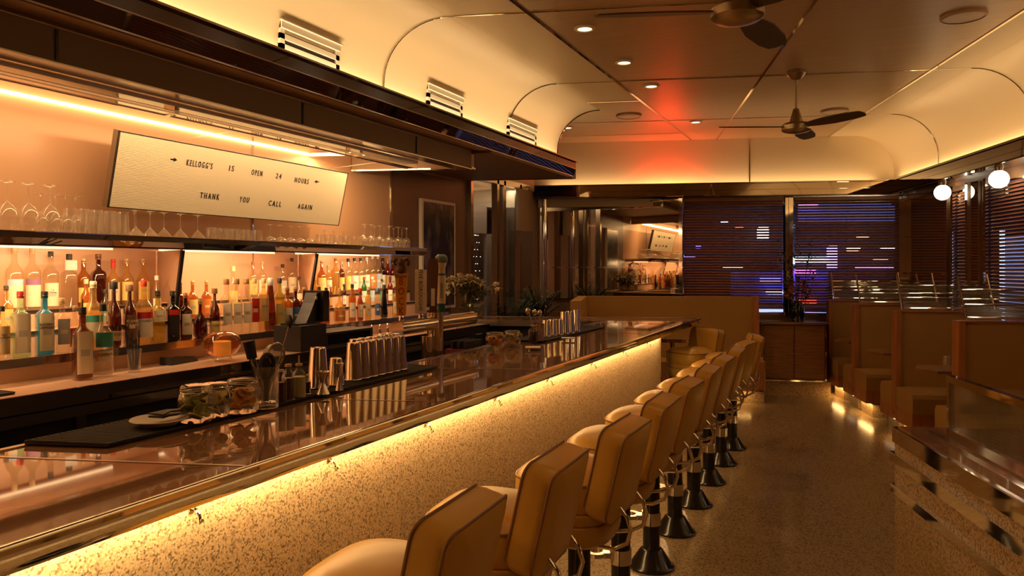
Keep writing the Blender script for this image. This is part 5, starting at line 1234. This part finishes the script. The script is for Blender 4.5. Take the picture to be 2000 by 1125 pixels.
mb.add(vs, [(2 * i_, 2 * i_ + 2, 2 * i_ + 3, 2 * i_ + 1) for i_ in range(n)]); mb.build('reeded_panel', 'reed', dv)
# =================================================================== STREET OUTSIDE
struct('ground_outside', MB().box(-9, BV + .12, -.12, 12, 26, -.02).box(3.77, -4, -.12, 14, BV + .12, -.02), mat('asphalt', (.02, .02, .03), .3), room=True)
EM = {}
def glow(name, label, cat, p, s, c, e):
    k = (c, e)
    if k not in EM: EM[k] = mat('glow', c, .5, emit=c, es=e)
    o = MB().box(-s[0] / 2, -s[1] / 2, -s[2] / 2, s[0] / 2, s[1] / 2, s[2] / 2).build(name, EM[k], None, loc=p, rz=A); tag(o, label, cat); return o
def far(px, py, v): u_, z_ = on_v(px, py, v); return P(u_, v, z_)
def glow_sign(n_, l_, c__, p_, s__, co, e_s): return glow(n_, l_, c__, p_ - Vector((V[0] * .31, V[1] * .31, 0)), s__, co, e_s)
t = struct('building_outside', MB().box(-6, 22, -.1, 12, 22.5, 7), mat('facade', (.03, .03, .045), .8), room=True)
glow_sign('shop_sign', 'bright white street sign light seen through the left blind', 'sign light', far(1486, 457, 21.9), (.26, .3, .34), (.6, .75, 1.0), 9)
glow_sign('shop_sign', 'long cyan-white street light seen through the right blind', 'sign light', far(1577, 509, 21.9), (.85, .3, .2), (.6, .8, 1.0), 8)
glow_sign('shop_sign', 'violet street light seen through the right blind', 'sign light', far(1619, 502, 21.9), (.2, .3, .6), (.25, .2, 1.0), 12)
glow_sign('shop_sign', 'magenta street light low behind the vase', 'sign light', far(1568, 529, 21.9), (.5, .3, .16), (.9, .15, 1.0), 8)
glow('shop_window', 'wide dim blue shopfront across the street', 'shop window', far(1520, 560, 21.9), (2.6, .3, .9), (.10, .12, .55), .2)
glow('shop_window', 'blue-lit upper storey across the street at right', 'shop window', far(1655, 405, 21.9), (2.6, .3, .8), (.14, .18, .50), .6)
glow_sign('shop_sign', 'amber light strip across the street', 'sign light', far(1660, 487, 21.9), (.28, .3, .1), (1.0, .55, .3), 7)
glow_sign('shop_sign', 'red tail light low across the street', 'sign light', far(1572, 588, 21.9), (.4, .3, .14), (1.0, .05, .03), 7)
glow('shop_window', 'small white shop display below the left blind', 'shop window', far(1512, 618, 21.9), (.8, .3, .4), (.45, .55, .9), 1.6)
def farr(px, py, u_): v_, z_ = on_u(px, py, u_); return P(u_, v_, z_)
glow('shop_window', 'cold white shopfront glow outside the right wall', 'shop window', P(9, 18.3, 1.6), (.1, 7, 1.6), (.35, .50, 1.0), .8)
glow('sign_glow_block', 'pale blue street sign light outside the narrow right window, stretched to the ground', 'kiosk', P(5.2, 11.9, 1.08), (.5, .3, 2.2), (.4, .55, 1.0), 4)  # stand-in glow for a street sign, drawn down to the ground
glow('shop_window', 'dim blue facade glow outside the long right window', 'shop window', P(9, 5, 2.2), (.1, 6, 2.0), (.2, .3, .8), .5)

for i, (px_, py_, w_, h_, co, e_s) in enumerate(((1345, 500, .3, .06, (.25, .2, 1), 5), (1362, 482, .12, .12, (.25, .2, 1), 3), (1412, 436, .16, .06, (.6, .7, 1), 5), (1440, 447, .2, .05, (1, .1, .05), 5), (1428, 521, .5, .05, (.9, .85, .8), 4),
    (1500, 545, .5, .12, (.3, .25, 1), 4), (1508, 570, .4, .12, (.7, .75, 1), 4), (1480, 393, .3, .05, (.5, .6, 1), 4), (1575, 400, .5, .05, (.9, .3, .6), 3), (1680, 462, .3, .05, (1, .7, .5), 5), (1730, 487, .4, .05, (.9, .8, .8), 4), (1700, 522, .9, .05, (.6, .25, 1), 4), (1712, 509, .3, .06, (1, .6, .3), 5))):
    o = glow('street_light', 'small distant street light glinting through the back blinds, %s from the left' % ORD[i], 'street light', far(px_, py_, 21.9) - Vector((V[0] * .31, V[1] * .31, 0)), (w_, .3, h_), co, e_s); o['group'] = 'distant lights beyond the blinds'
